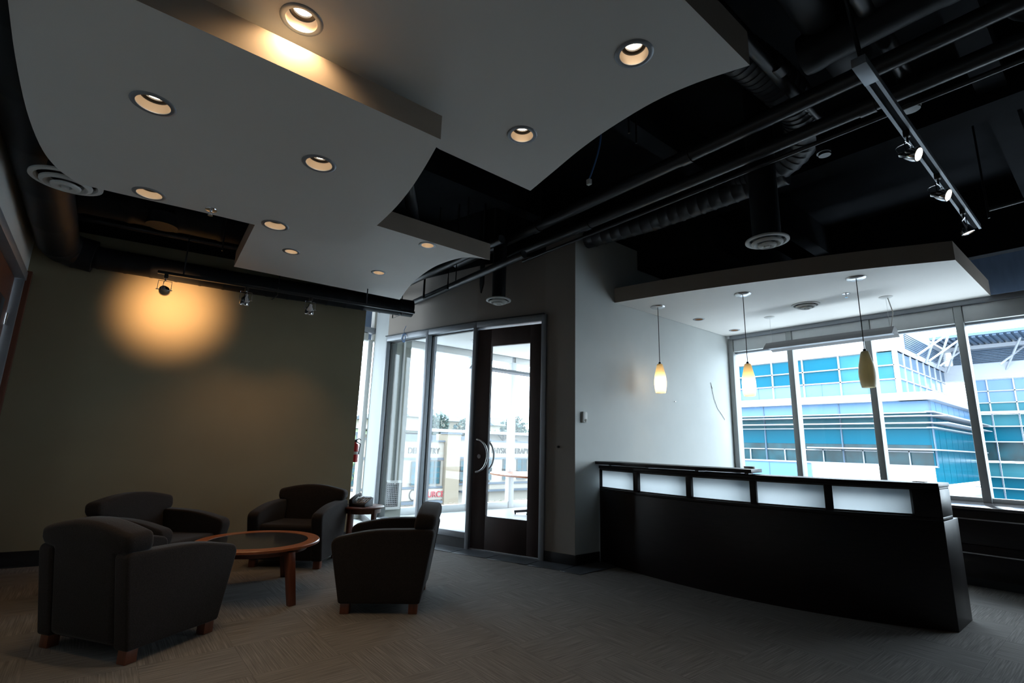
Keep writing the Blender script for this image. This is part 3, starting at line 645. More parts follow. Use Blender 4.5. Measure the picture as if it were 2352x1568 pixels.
# olive wall track: hangs under the spiral duct
od = Vector((OB[0]-OA[0], OB[1]-OA[1], 0)).normalized(); on_ = Vector((-od.y, od.x, 0))   # on_ points into the wall
def OW(px_, py_, offs):   # point at a distance in front of the olive wall
    P0 = Vector((OA[0], OA[1], 0)) - on_*offs; d = ray(px_, py_); t_ = (P0-Vector((0, 0, 0))).dot(on_)/d.dot(on_); return CAM + d*t_
a, b = OW(362, 627, .75), OW(985, 745, .75)
zt = a.z
tr1 = thing('spotlight_track', 'black spotlight track under the spiral duct on the olive wall', 'track', a)
G(along((a.x, a.y), (b.x, b.y))).box((0, -.018, zt-.0), ((b-a).length*.93, .018, zt+.03)).obj('rail', 'pipe', tr1, bevel=.002)
s1, s2, s3 = OW(383, 628, .75), OW(567, 664, .75), OW(714, 690, .75)
lb = ['spotlight seen from behind, throwing the warm pool of light on the olive wall', 'second spotlight on the olive wall track, pointing down', 'spotlight nearest the window end of the olive wall track']
for i, (s_, aim, e_) in enumerate(((s1, (OW(395, 708, 0) - (s1 - Vector((0, 0, .17)))), 78), (s2, Vector((-.10, -.05, -1)) + on_*.22, 15), (s3, Vector((-.10, -.05, -1)) + on_*.22, 15))):
    r_ = thing('track_spotlight', lb[i], 'spotlight', s_, 'spotlights on the olive wall track')
    spot_head(r_, (s_.x, s_.y, zt), aim, zt, 1.15, True, e_, 98 if i == 0 else 95, stem=.07 if i == 0 else .05)
# right-hand track, aluminium
zt = 3.40
a = PZ(1980, 150, zt); b = PZ(2240, 528, zt); yt = (a.y+b.y)/2
tr2 = thing('spotlight_track', 'long grey aluminium spotlight track at upper right', 'track', a)
g = G(); g.box((a.x, yt-.034, zt), (b.x, yt-.016, zt+.035)); g.box((a.x, yt+.016, zt), (b.x, yt+.034, zt+.035)); g.box((a.x, yt-.034, zt+.03), (b.x, yt+.034, zt+.045)); g.obj('rail', 'alu', tr2)
G().box((a.x+.2, yt-.013, zt+.008), (b.x-.02, yt+.013, zt+.03)).obj('slot', 'black', tr2)
G().box((a.x-.02, yt-.035, zt-.004), (a.x+.20, yt+.035, zt+.05)).obj('feed_box', 'alu', tr2, bevel=.003)
G().tube([(a.x+.05, yt, zt+.04), (a.x+.02, yt+.03, 3.9), (a.x-.25, yt+.05, 4.1), (a.x-.3, yt, 4.6)], .012, 8).obj('feed_conduit', 'pipe', tr2, smooth=50)
lb = ['lit spotlight highest up on the right aluminium track', 'lit middle spotlight of the right aluminium track', 'spotlight at the far end of the right aluminium track, pointing down']
for i, (xp, yp) in enumerate(((2083, 300), (2150, 400), (2205, 482))):
    s_ = PZ(xp, yp, zt); r_ = thing('track_spotlight', lb[i], 'spotlight', (s_.x, yt, zt), 'spotlights on the right track')
    spot_head(r_, (s_.x, yt, zt), (RX*.45 - RF*.85 - RU*.30) if i < 2 else (RX*.2 - RU*.85 - RF*.3), zt, 1.02, True, 6, 60, stem=.085)
# ================================================================ RECEPTION PENDANTS, LINEAR FIXTURE
def pendant(pc, zs, lit, label):
    P = PZ(*pc, ZD); c = (P.x, P.y, ZD)
    t = thing('pendant_lamp', label, 'pendant lamp', c, 'glass pendants over the reception counter')
    G().lathe([(.0, -.03), (.04, -.028), (.085, -.018), (.098, -.006), (.098, .0)], c, 36, cap=False).obj('ceiling_canopy', 'steel', t, smooth=60)
    G().tube([(c[0], c[1], ZD-.028), (c[0], c[1], zs+.14)], .0045, 8).obj('cord', 'dark_metal', t)
    G().lathe([(.008, .0), (.014, -.0), (.016, -.04), (.03, -.06)], (c[0], c[1], zs+.20), 16).obj('socket', 'dark_metal', t, smooth=50)
    prof = [(.030, .175), (.038, .165), (.055, .09), (.070, .02), (.077, -.05), (.077, -.10), (.070, -.17), (.062, -.21)]
    sm = 'shade_lit' if lit else 'shade_off'
    G().lathe(prof, (c[0], c[1], zs), 36, cap=False).obj('glass_shade', sm, t, smooth=70)
    if lit:
        G().lathe([(0, .045), (.014, .03), (.018, 0), (.014, -.035), (0, -.05)], (c[0], c[1], zs-.03), 16, cap=False).obj('bulb', 'lamp_on', t, smooth=60)
        l = bpy.data.lights.new('pendant_light', 'POINT'); l.energy = 3.4; l.color = (1, .72, .40); l.shadow_soft_size = .022
        lo = bpy.data.objects.new('pendant_light', l); col.objects.link(lo); lo.location = (c[0], c[1], zs-.09); adopt2(lo, t)
pendant((1511, 704), 2.235, True, 'lit amber glass pendant, leftmost, in front of the pale wall')
pendant((1706, 675), 2.155, True, 'lit amber glass pendant in the middle of the three')
pendant((1966, 638), 2.205, False, 'unlit olive brown glass pendant, the rightmost')
lf = thing('linear_light', 'slim grey metal light bar hanging by two wires in front of the windows', 'light fixture', (7.24, 2.4, 2.75))
def wing(x, z): return [(x-.08, z), (x-.155, z-.030), (x-.09, z+.030), (x-.035, z+.075), (x+.035, z+.075), (x+.09, z+.030), (x+.155, z-.030), (x+.08, z)]
y0_, y1_ = 1.66, 3.17
g = G(); poly = wing(7.26, 2.75); a_ = [g.v((x, y0_, z)) for x, z in poly]; b_ = [g.v((x, y1_, z)) for x, z in poly]
n_ = len(poly); g.f(a_); g.f(b_[::-1]); [g.f([a_[(i+1) % n_], a_[i], b_[i], b_[(i+1) % n_]]) for i in range(n_)]
g.obj('wing_housing', 'fixture_grey', lf)
G().box((7.21, y0_+.03, 2.738), (7.31, y1_-.03, 2.752)).obj('lamp_tray', 'alu', lf)
for yy in (3.10, 1.71):
    c = (7.24, yy, ZD); G().lathe([(.0, -.02), (.05, -.016), (.072, -.004), (.072, 0)], c, 28, cap=False).obj('ceiling_plate', 'white', lf, smooth=50)
    G().tube([(7.24, yy, ZD-.018), (7.25, yy, 2.79)], .002, 6).obj('suspension_wire', 'chrome', lf)
G().tube([(7.24, 1.69, ZD-.018), (7.25, 1.66, 3.0), (7.26, 1.69, 2.86), (7.26, 1.72, 2.79)], .006, 8).obj('power_cord', 'white_cable', lf, smooth=50)
# meeting room light, table
ml = thing('linear_light', 'grey light bar hanging in the meeting room, seen through the glass door', 'light fixture', (6, 6.8, 2.55))
g = G(); poly = [(y, z) for y, z in [(6.745, 2.55), (6.70, 2.538), (6.74, 2.568), (6.78, 2.595), (6.82, 2.595), (6.86, 2.568), (6.90, 2.538), (6.855, 2.55)]]
g.prism_x(poly, 4.66, 7.4); g.obj('wing_housing', 'alu', ml)
for xx in (4.95, 7.1): G().tube([(xx, 6.8, 2.58), (xx, 6.8, 3.236)], .003, 6).obj('suspension_wire', 'chrome', ml)
mt = thing('meeting_table', 'pale oval table on a black cross base in the meeting room', 'table', (6.9, 7.55, 0))
g = G(); poly = [(6.95+.75*math.cos(2*PI*i/40), 7.75+1.15*math.sin(2*PI*i/40)) for i in range(40)]; g.prism(poly, .71, .745); g.obj('tabletop', 'cherry', mt, bevel=.004)
G().tube([(6.75, 7.55, .08), (6.75, 7.55, .71)], .035, 16).obj('column', 'black_plastic', mt, smooth=50)
for an in (210, 250, 30, 70, 140, 320):
    c_, s_ = math.cos(math.radians(an)), math.sin(math.radians(an)); G().tube([(6.75, 7.55, .09), (6.75+.38*c_, 7.55+.38*s_, .055)], .024, 10).obj('foot', 'black_plastic', mt, smooth=50)
    G().lathe([(0, 0), (.014, 0), (.014, .035), (0, .035)], (6.75+.36*c_, 7.55+.36*s_, .004), 10).obj('glide', 'black_plastic', mt)
# ================================================================ RECEPTION COUNTER
def qb(L, Mm, E, t): return ((1-t)**2*L[0]+2*t*(1-t)*Mm[0]+t*t*E[0], (1-t)**2*L[1]+2*t*(1-t)*Mm[1]+t*t*E[1])
CL, CM, CE = (4.778, LY), (4.433, 2.281), (5.297, 1.063)
def cpt(t, offx=0.0):
    p = qb(CL, CM, CE, t); q = qb(CL, CM, CE, t+.001); dx, dy = q[0]-p[0], q[1]-p[1]; l = math.hypot(dx, dy)
    return (p[0]-dy/l*offx*-1*-1 if False else p[0] + (-dy/l)*offx, p[1] + (dx/l)*offx)
# positive offset points behind the counter
def cut(t0, t1, o0, o1, z0, z1, n=10, name='panel', m_='espresso', parent=None, bevel=.004, endflat=False):
    a_ = [cpt(t0+(t1-t0)*i/n, o0) for i in range(n+1)]; b_ = [cpt(t0+(t1-t0)*i/n, o1) for i in range(n+1)]
    if t1 >= .999:                                       # the free end is cut square to the window wall
        for P_ in (a_, b_):
            while len(P_) > 2 and P_[-2][1] < CE[1]-1e-4: P_.pop(-2)
            p, q = P_[-2], P_[-1]; k_ = (CE[1]-p[1])/(q[1]-p[1]) if abs(q[1]-p[1]) > 1e-6 else 1
            P_[-1] = (p[0]+(q[0]-p[0])*k_, CE[1])
    return G().prism(a_ + b_[::-1], z0, z1).obj(name, m_, parent, bevel=bevel, seg=2)
ct = thing('reception_counter', 'long curved espresso brown reception counter with five frosted glass panels', 'counter', (5.0, 2.5, 0))
sgn = 1
t_test = cpt(.5, .2); base_mid = cpt(.5)
if t_test[0] < base_mid[0]: 
    _o = cpt
    def cpt(t, offx=0.0, _o=_o): return _o(t, -offx)
cut(0, 1, 0.0, .40, .0, .80, 18, 'body', 'espresso', ct)
cut(0, 1, 0.0, .27, .80, .832, 18, 'lower_rail', 'espresso', ct)
cut(0, 1, 0.0, .27, 1.045, 1.058, 18, 'upper_rail', 'espresso', ct)
cut(-.0, 1.004, -.012, .29, 1.058, 1.092, 18, 'cap', 'espresso', ct)
cut(0, .80, .40, .80, .70, .735, 16, 'work_surface', 'espresso', ct, bevel=.004)
cut(.0, .97, .402, .43, .02, .69, 14, 'back_panel', 'espresso', ct)
# openings measured along the front: find curve parameter from picture columns
def t_at(px_, z):
    best = (9e9, 0)
    for i in range(2001):
        t_ = i/2000; p = cpt(t_); d = Vector((p[0], p[1], z)) - CAM; x_ = 1176 + F*d.dot(RX)/d.dot(RF)
        if abs(x_-px_) < best[0]: best = (abs(x_-px_), t_)
    return best[1]
ops = [(t_at(a, .94), t_at(b, .94)) for a, b in ((1371, 1454), (1464, 1575), (1587, 1722), (1737, 1894), (1913, 2097))]
edges_t = [0.0] + [v for p in ops for v in p] + [1.0]
for i in range(0, len(edges_t), 2):
    cut(edges_t[i], edges_t[i+1], 0.0, .27, .832, 1.045, 3 if i < 10 else 4, 'post', 'espresso', ct, bevel=.003)
for (a_, b_) in ops:
    fp = cut(a_, b_, .045, .053, .832, 1.045, 6, 'frosted_panel', 'frost', ct, bevel=0)
    fp.data.materials.append(M['glass'])                  # etched on the front only, clear at the back
    for p_ in fp.data.polygons:
        if p_.normal.x > .3: p_.material_index = 1
    cut(a_, b_, .028, .05, .832, .845, 6, 'glazing_bead', 'dark_metal', ct, bevel=0)
    cut(a_, b_, .028, .05, 1.034, 1.045, 6, 'glazing_bead', 'dark_metal', ct, bevel=0)
tsl = t_at(1722, 1.14)
cut(0, tsl+.01, -.075, .32, 1.108, 1.142, 14, 'transaction_shelf', 'espresso', ct, bevel=.003)
for tt_ in (.03, tsl*.35, tsl*.68, tsl-.02):
    cut(tt_, tt_+.012, .05, .2, 1.09, 1.11, 1, 'spacer', 'alu', ct, bevel=0)
q = cpt(.975, .13)
tag(G().box((q[0]-.05, q[1]-.04, 1.0925), (q[0]+.06, q[1]+.04, 1.0985)).obj('cable_grommet', 'grey_plastic', bevel=.002), 'small flat grey plate on the near end of the counter cap', 'plate')
q = cpt(tsl-.02, .22)
tag(G().lathe([(.0, 0), (.05, 0), (.05, .02), (0, .024)], (q[0], q[1], 1.1425), 20, cap=False).obj('desk_puck', 'light_plastic', smooth=40), 'small grey disc on the end of the raised shelf', 'puck')
# credenza along the windows
cr_ = thing('window_credenza', 'dark brown drawer cabinet running below the windows with long steel handles', 'cabinet', (7.2, 0, 0))
XF = 7.24
G().box((XF-.02, -5.5, .77), (8.1, 1.6, .80)).obj('countertop', 'espresso', cr_, bevel=.004)
M['credenza_top'] = mat('polished_dark_top', (0.09, .085, .09), 0.12, var=.2, scale=6, stretch=(1, 8, 1))
cr_.children[0].data.materials[0] = M['credenza_top'] if cr_.children else M['espresso']
G().box((XF+.02, -5.5, .09), (8.1, 1.6, .765)).obj('carcass', 'espresso', cr_)
G().box((XF+.08, -5.5, .0), (8.1, 1.6, .09)).obj('plinth', 'rubber', cr_)
yy = 1.59
for i in range(5):
    for z0_, z1_ in ((.425, .755), (.10, .415)):
        dr = G().box((XF, yy-1.3, z0_), (XF+.02, yy-.01, z1_)).obj('drawer', 'espresso', cr_, bevel=.002)
        g = G(); g.box((XF-.035, yy-1.2, z1_-.085), (XF-.025, yy-.12, z1_-.073)); g.box((XF-.03, yy-1.15, z1_-.085), (XF, yy-1.14, z1_-.073)); g.box((XF-.03, yy-.18, z1_-.085), (XF, yy-.17, z1_-.073)); g.obj('handle', 'steel', dr)
    yy -= 1.3
# ================================================================ WALL BITS
p = PY(1340.5, 958, LY)
wd = thing('wall_intercom', 'small upright beige intercom on the pale wall above the counter end', 'intercom', (p.x, LY, p.z))
G().box((p.x-.038, LY-.028, p.z-.065), (p.x+.038, LY, p.z+.065)).obj('case', 'light_plastic', wd, bevel=.006)
G().tube([(p.x+.01, LY-.029, p.z-.035), (p.x+.01, LY-.033, p.z-.035)], .016, 16).obj('button', 'dark_metal', wd)
pts = [PY(*q_, LY-.006) for q_ in ((1632, 878), (1636, 892), (1634, 886), (1640, 915), (1648, 938), (1658, 952), (1665, 964))]
tag(G().tube(pts, .003, 6).obj('loose_wire', 'dark_metal', smooth=60), 'thin loose dark wire hanging on the pale wall beside the window', 'wire')
pts = PY(1549, 922, LY); tag(G().tube([(pts.x, LY, pts.z), (pts.x, LY-.02, pts.z)], .007, 8).obj('wall_hook', 'steel'), 'tiny hook on the pale wall behind the pendants', 'hook')
def onwall(x, y, a, b, offs=0):
    n2 = Vector((-(b[1]-a[1]), b[0]-a[0], 0)).normalized(); P0 = Vector((a[0], a[1], 0)) - n2*offs; d = ray(x, y); return CAM + d*(P0.dot(n2)/d.dot(n2))
p = onwall(1283, 1026, jamb_r, PW[5]); g = G(); g.tube([p, p+Vector((-.02, -.006, 0))], .012, 12); tag(g.obj('cable_gland', 'dark_metal'), 'small dark cable cap on the taupe pier right of the door', 'cap')
p = onwall(933, 748, PW[1], PW[2], .03)
c_ = onwall(928, 776, PW[1], PW[2], .05)
pts = [p, p*.5+c_*.5+Vector((-.02, 0, .02))]
for i in range(34):
    an = PI/2+2*PI*i/12; rr = .062+.012*math.sin(i*1.7); pts.append(c_ + Vector((-.01*math.sin(i), math.cos(an)*rr*-.9, math.sin(an)*rr)))
tag(G().tube(pts, .0035, 6).obj('wire_coil', 'blue_wire', smooth=60), 'coil of thin blue wire dangling at the top of the glass partition', 'wire')
# fire extinguisher on the end of the olive wall
ex = thing('fire_extinguisher', 'red fire extinguisher hanging at the end of the olive wall', 'extinguisher', (2.78, 6.75, .95))
ep = PY(817, 1038, 6.72); ex.location = (ep.x, ep.y, ep.z)
b0 = ep + Vector((-.02, 0, -.13))
G().lathe([(0, 0), (.05, .0), (.052, .01), (.052, .20), (.04, .235), (.018, .25), (.018, .265)], b0, 20, cap=False).obj('cylinder', 'red', ex, smooth=50)
G().box((b0.x-.02, b0.y-.015, b0.z+.262), (b0.x+.025, b0.y+.015, b0.z+.29)).obj('valve', 'black_plastic', ex, bevel=.003)
G().tube([(b0.x, b0.y, b0.z+.285), (b0.x+.05, b0.y-.01, b0.z+.31), (b0.x+.075, b0.y-.01, b0.z+.29)], .007, 8).obj('lever', 'black_plastic', ex)
G().tube([(b0.x+.01, b0.y, b0.z+.27), (b0.x+.075, b0.y, b0.z+.24), (b0.x+.062, b0.y, b0.z+.10)], .008, 8).obj('hose', 'black_plastic', ex, smooth=50)
G().lathe([(.0525, .10), (.053, .102), (.053, .135), (.0525, .137)], b0, 20, cap=False).obj('paper_label', 'light_plastic', ex, smooth=50)
# ================================================================ ARMCHAIRS
def rounded(poly, r, n=5):
    out = []; N = len(poly)
    for i in range(N):
        p0, p1, p2 = Vector(poly[i-1]), Vector(poly[i]), Vector(poly[(i+1) % N])
        a = (p0-p1); b = (p2-p1); rr = min(r[i] if isinstance(r, list) else r, a.length*.48, b.length*.48)
        A, B = p1+a.normalized()*rr, p1+b.normalized()*rr
        for k_ in range(n+1):
            t_ = k_/n; out.append(tuple(A*(1-t_)**2 + p1*2*t_*(1-t_) + B*t_*t_))
    return out
def make_chair(label):
    t = thing('armchair', label, 'armchair', (0, 0, 0), 'four club armchairs around the coffee table')
    W2 = .39
    arm = rounded([(-.31, .075), (.31, .075), (.415, .545), (.10, .615), (-.40, .625)], [.02, .02, .07, .5, .05])
    for s_ in (-1, 1):
        x0_, x1_ = sorted((s_*W2, s_*(W2-.115)))
        G().prism_x(arm, x0_, x1_).obj('arm', 'fabric', t, bevel=.022, seg=4)
        x0_, x1_ = sorted((s_*(W2-.02), s_*(W2-.105)))
    G().box((-.28, -.28, .075), (.28, .30, .30)).obj('seat_base', 'fabric', t, bevel=.015, seg=2)
    seat = rounded([(-.22, .30), (.335, .30), (.35, .43), (-.26, .415)], .05)
    G().prism_x(seat, -.272, .272).obj('seat_cushion', 'fabric', t, bevel=.02, seg=3)
    # back: outline in X-Z, T-shaped with an arched crest, sheared to lean back
    crest = [(-.385+.77*i/12, .735 + .062*math.sin(PI*i/12)) for i in range(13)]
    outl = [(-.272, .09), (.272, .09), (.272, .60), (.372, .615)] + rounded([(.385, .66), (.385, .735)], .01, 1)[:0] + [(.385, .66)] + crest[::-1] + [(-.385, .66), (-.372, .615), (-.272, .60)]
    g = G(); y0b, y1b = -.40, -.235
    def sh(z, y): return y - (z-.09)*.145 + .085
    fr = [g.v((x, sh(z, y1b) + (0.0 if z < .6 else -.0), z)) for x, z in outl]; bk = [g.v((x, sh(z, y0b), z - (.0 if z < .7 else .012))) for x, z in outl]
    g.f(fr); g.f(bk[::-1]); n_ = len(outl)
    for i in range(n_): g.f([fr[(i+1) % n_], fr[i], bk[i], bk[(i+1) % n_]])
    g.obj('backrest', 'fabric', t, bevel=.035, seg=4)
    for sx in (-1, 1):
        for sy in (-1, 1):
            cx_, cy_ = sx*(W2-.055), sy*.26
            G().prism([(cx_-.035, cy_-.035), (cx_+.035, cy_-.035), (cx_+.035, cy_+.035), (cx_-.035, cy_+.035)], 0, .08).obj('leg', 'cherry_dark', t, bevel=.004)
    return t
ch = make_chair('brown grey armchair at lower left, turned away, nearest the camera')
def pose(o, cx_, cy_, fx, fy): o.location = (cx_, cy_, 0); o.rotation_euler = (0, 0, math.atan2(fy, fx)-PI/2)
# rear corners (-.103,4.463) and (.318,3.862)
f1 = Vector((.837, .547)); mid = Vector((.1075, 4.1625)); c_ = mid + f1*.31
chairs = [ch] + [dup(ch) for _ in range(3)]
pose(chairs[0], c_.x, c_.y, f1.x, f1.y)
f2 = Vector((-.82, .575)); side2 = Vector((.575, .82)); c2 = Vector((1.875, 3.87)) + side2*.39
pose(chairs[1], c2.x, c2.y, f2.x, f2.y); chairs[1]['label'] = 'armchair seen from its side with its back to the glass partition'
f3 = Vector((-.64, -.77)); c3 = Vector((1.686, 5.735)) - f3*.31
pose(chairs[2], c3.x, c3.y, f3.x, f3.y); chairs[2]['label'] = 'armchair facing the camera behind the round coffee table'
f4 = Vector((.66, -.75)); c4 = Vector((.56, 5.62))
pose(chairs[3], c4.x, c4.y, f4.x, f4.y); chairs[3]['label'] = 'armchair against the left part of the olive wall, behind the nearest one'
# ================================================================ COFFEE TABLE
tc_ = (1.24, 5.0); TZ = .43; R1 = .505
tb = thing('coffee_table', 'round cherry wood coffee table with a dark glass inset top', 'coffee table', (*tc_, 0))
g = G(); g.lathe([(R1-.10, TZ-.004), (R1-.10, TZ), (R1-.006, TZ), (R1, TZ-.006), (R1, TZ-.022), (R1-.03, TZ-.034), (R1-.10, TZ-.034), (R1-.10, TZ-.004)], (*tc_, 0), 72, cap=False); g.obj('rim', 'cherry', tb, smooth=35)
g = G(); g.lathe([(0, TZ-.003), (R1-.101, TZ-.003), (R1-.101, TZ-.014), (0, TZ-.014)], (*tc_, 0), 72, cap=False); g.obj('glass_inset', 'smoke_glass', tb, smooth=35)
ang0 = math.atan2(4.47-5.0, 1.41-1.24)
for i in range(3):
    an = ang0 + i*2*PI/3; c_, s_ = math.cos(an), math.sin(an)
    mt_ = Matrix.Translation((*tc_, 0)) @ Matrix.Rotation(an, 4, 'Z')
    G(mt_).prism_y([(R1+.030, 0), (R1+.075, 0), (R1-.005, TZ-.036), (R1-.085, TZ-.036)], -.030, .030).obj('leg', 'cherry_dark', tb, bevel=.005)
g = G(); g.lathe([(R1-.16, TZ-.034), (R1-.10, TZ-.034), (R1-.10, TZ-.075), (R1-.12, TZ-.075)], (*tc_, 0), 60, cap=False); g.obj('apron', 'cherry_dark', tb, smooth=35)
# ================================================================ SIDE TABLE + PHONE
SZ = .54; R2 = .25; sp_ = PZ(829, 1162, SZ).to_2d() + Vector((.04, .03))
st = thing('side_table', 'small round dark cherry side table by the window end of the wall', 'side table', (sp_.x, sp_.y, 0))
G().lathe([(0, SZ-.022), (R2-.01, SZ-.022), (R2, SZ-.014), (R2, SZ-.004), (R2-.006, SZ), (0, SZ)], (sp_.x, sp_.y, 0), 48, cap=False).obj('tabletop', 'cherry_dark', st, smooth=35)
for i in range(4):
    an = math.radians(20+90*i); mt_ = Matrix.Translation((sp_.x, sp_.y, 0)) @ Matrix.Rotation(an, 4, 'Z')
    G(mt_).box((R2-.085, -.022, 0), (R2-.035, .022, SZ-.022)).obj('leg', 'cherry_dark', st, bevel=.004)
G().lathe([(R2-.10, SZ-.022), (R2-.04, SZ-.022), (R2-.04, SZ-.075), (R2-.06, SZ-.075)], (sp_.x, sp_.y, 0), 40, cap=False).obj('apron', 'cherry_dark', st, smooth=35)
ph = thing('desk_phone', 'black office desk phone with a grey keypad on the side table', 'phone', (sp_.x-.02, sp_.y-.02, SZ))
mt_ = Matrix.Translation((sp_.x-.04, sp_.y-.03, SZ)) @ Matrix.Rotation(math.radians(-52), 4, 'Z')
G(mt_).prism_x([(-.10, .0), (.10, 0), (.10, .095), (.085, .10), (-.10, .035)], -.105, .105).obj('base', 'black_plastic', ph, bevel=.005)
def slope(y): return .035 + (y+.10)*(.065/.185)
fm = mt_ @ Matrix.Translation((0, -.10, .035)) @ Matrix.Rotation(math.atan2(.065, .185), 4, 'X')
G(fm).box((-.025, .03, .0), (.095, .165, .004)).obj('keypad_plate', 'grey_plastic', ph, bevel=.001)
for r_ in range(4):
    for c2_ in range(3): G(fm).box((-.010+c2_*.034, .042+r_*.026, .004), (.010+c2_*.034, .055+r_*.026, .009)).obj('key', 'black_plastic', ph)
G(fm).box((-.02, .150, .004), (.09, .185, .012)).obj('display', 'smoke_glass', ph)
hs = rounded([(-.015, .0), (.02, .0), (.03, .022), (.165, .022), (.175, .0), (.215, .0), (.205, .045), (.0, .045)], .01, 3)
G(fm @ Matrix.Translation((-.075, 0, .004))).prism_x(hs, -.022, .022).obj('handset', 'black_plastic', ph, bevel=.006)
cp_ = []
for i in range(60):
    t_ = i/59; q = mt_ @ Vector((-.13-.06*math.sin(PI*t_) + .009*math.cos(i*1.6), -.09+.10*t_, .014+.009*math.sin(i*1.6))); cp_.append(q)
G().tube(cp_, .0025, 5).obj('coiled_cord', 'black_plastic', ph, smooth=60)
# ================================================================ OUTSIDE
GZ = -5.2
structure(G().box((-60, 12, GZ-.3), (140, 160, GZ)).obj('ground', 'asphalt'))
structure(G().box((14, -60, GZ-.3), (120, 12, GZ)).obj('ground_court', 'asphalt'))
K1, K3 = 38/26, 50.7/26
def f1(u, z): return (u*K1, HC+(z-HC)*K1)
def f3(u, z): return (u*K3, HC+(z-HC)*K3)
ob = thing('office_building', 'large white and blue glass office building outside the reception windows', 'building', (44, 10, GZ))
def bx1(name, u0, u1, z0, z1, m_, d0=0.0, d1=.3, X=38.0, fn=f1):
    a = fn(u0, z0); b = fn(u1, z1); y0_, y1_ = sorted((a[0], b[0])); z0_, z1_ = sorted((a[1], b[1]))
    return G().box((X+d0, y0_, z0_), (X+d1, y1_, z1_)).obj(name, m_, ob)
UL = 22
bx1('parapet', 6.04, UL, 5.74, 7.0, 'b_white', -.05, 14)
uu = [6.04, 6.15, 8.24, 9.80, 11.24, 12.95, 14.5, 16.1, 17.7, UL]
rows = [(3.88, 4.52), (4.52, 5.12), (5.12, 5.74)]
for a, b in zip(uu[1:], uu[2:]):
    for j, (z0_, z1_) in enumerate(rows):
        bx1('pane', a+.06, b-.03, z0_+.03, z1_-.03, ['b_sky', 'b_teal2', 'b_teal2'][j] if not (8 < a < 12 and j) else 'b_teal', .1, .2)
for u_ in uu: bx1('mullion', u_-.03, u_+.03, 3.88, 5.74, 'b_white', -.02, .2)
for z_ in (4.52, 5.12): bx1('transom', 6.04, UL, z_-.025, z_+.025, 'b_white', -.02, .2)
for u_ in (7.2, 9.05, 10.3, 12.0): bx1('joint', u_-.012, u_+.012, 3.9, 4.5, 'b_louvre', .08, .12)
bx1('floor_band', 5.16, UL, 3.55, 3.88, 'b_white', -.55, .3)
vv = [5.16, 6.9, 8.42, 10.05, 11.80, 13.4, 15.0, 17.0, UL]
for a, b in zip(vv, vv[1:]):
    bx1('spandrel', a+.02, b-.02, 3.05, 3.55, 'b_sky', .05, .2)
    bx1('pane', a+.03, b-.03, 2.44, 3.05, 'b_teal2', .1, .2)
    bx1('pane', a+.03, b-.03, 1.76, 2.44, 'b_teal', .1, .2)
    bx1('pane', a+.03, b-.03, .95, 1.76, 'b_dark', .15, .25)
    mid_ = (a+b)/2
    bx1('desk_edge', a+.06, b-.06, 1.46, 1.50, 'b_white', .0, .1); bx1('window_bar', mid_-.02, mid_+.02, .95, 1.5, 'b_white', .0, .1)
for u_ in vv: bx1('mullion', u_-.02, u_+.02, .9, 3.55, 'b_louvre', .0, .2)
for z_, d_ in ((3.06, .3), (2.90, 1.1), (2.62, 1.1), (2.44, .3)):
    bx1('sunshade', 5.0, UL, z_-.022, z_+.022, 'b_white', -d_, .1)
bx1('sunshade', 5.0, 9.6, 1.545, 1.60, 'b_white', -1.2, .1)
bx1('sill_band', 5.16, UL, .88, .95, 'b_white', -.1, .3)
bx1('spandrel', 9.8, UL, -.4, .88, 'b_sky', .0, .2)
for u_ in (11.7, 13.3): bx1('joint', u_-.015, u_+.015, -.4, .88, 'b_louvre', -.02, .05)
bx1('base_wall', 5.16, UL, -3.2, -.4, 'b_white', -.05, 12)
# wing that runs back: upper storey plane and lower storey plane
YU, YLo = 6.04*K1, 5.16*K1
def bx2(name, x0_, x1_, z0_, z1_, m_, Y=YLo, d0=-.1, d1=.2):
    return G().box((x0_, Y+d0, z0_), (x1_, Y+d1, z1_)).obj(name, m_, ob)
zc = lambda z: HC+(z-HC)*K1
bx2('parapet', 38, 51, zc(5.74), zc(7.0), 'b_white', YU, -.05, 1)
xs_ = [38, 39.6, 41.2, 42.8, 44.4, 46, 47.6, 49.2, 50.7]
for a, b in zip(xs_, xs_[1:]):
    for j, (z0_, z1_) in enumerate(rows):
        bx2('pane', a+.06, b-.06, zc(z0_)+.04, zc(z1_)-.04, ['b_sky', 'b_sky', 'b_louvre'][j], YU, .05, .15)
    bx2('mullion', a-.05, a+.05, zc(3.88), zc(5.74), 'b_white', YU, -.03, .15)
    bx2('pane', a+.04, b-.04, zc(3.05), zc(3.55), 'b_sky', YLo, .03, .15)
    bx2('pane', a+.04, b-.04, zc(2.44), zc(3.05), 'b_teal', YLo, .05, .15)
    bx2('pane', a+.04, b-.04, zc(1.76), zc(2.44), 'b_teal', YLo, .05, .15)
    bx2('pane', a+.04, b-.04, zc(.2), zc(1.76), 'b_teal', YLo, .06, .15)
for z_ in (4.52, 5.12): bx2('transom', 38, 50.7, zc(z_)-.04, zc(z_)+.04, 'b_white', YU, -.03, .15)
bx2('floor_band', 37.4, 50.7, zc(3.55), zc(3.88), 'b_white', YLo, -.4, 1.4)
for z_, d_ in ((3.06, .3), (2.90, .9), (2.62, .9), (2.44, .3), (1.57, .5)): bx2('sunshade', 37.2, 50.7, zc(z_)-.03, zc(z_)+.03, 'b_white', YLo, -d_, .1)
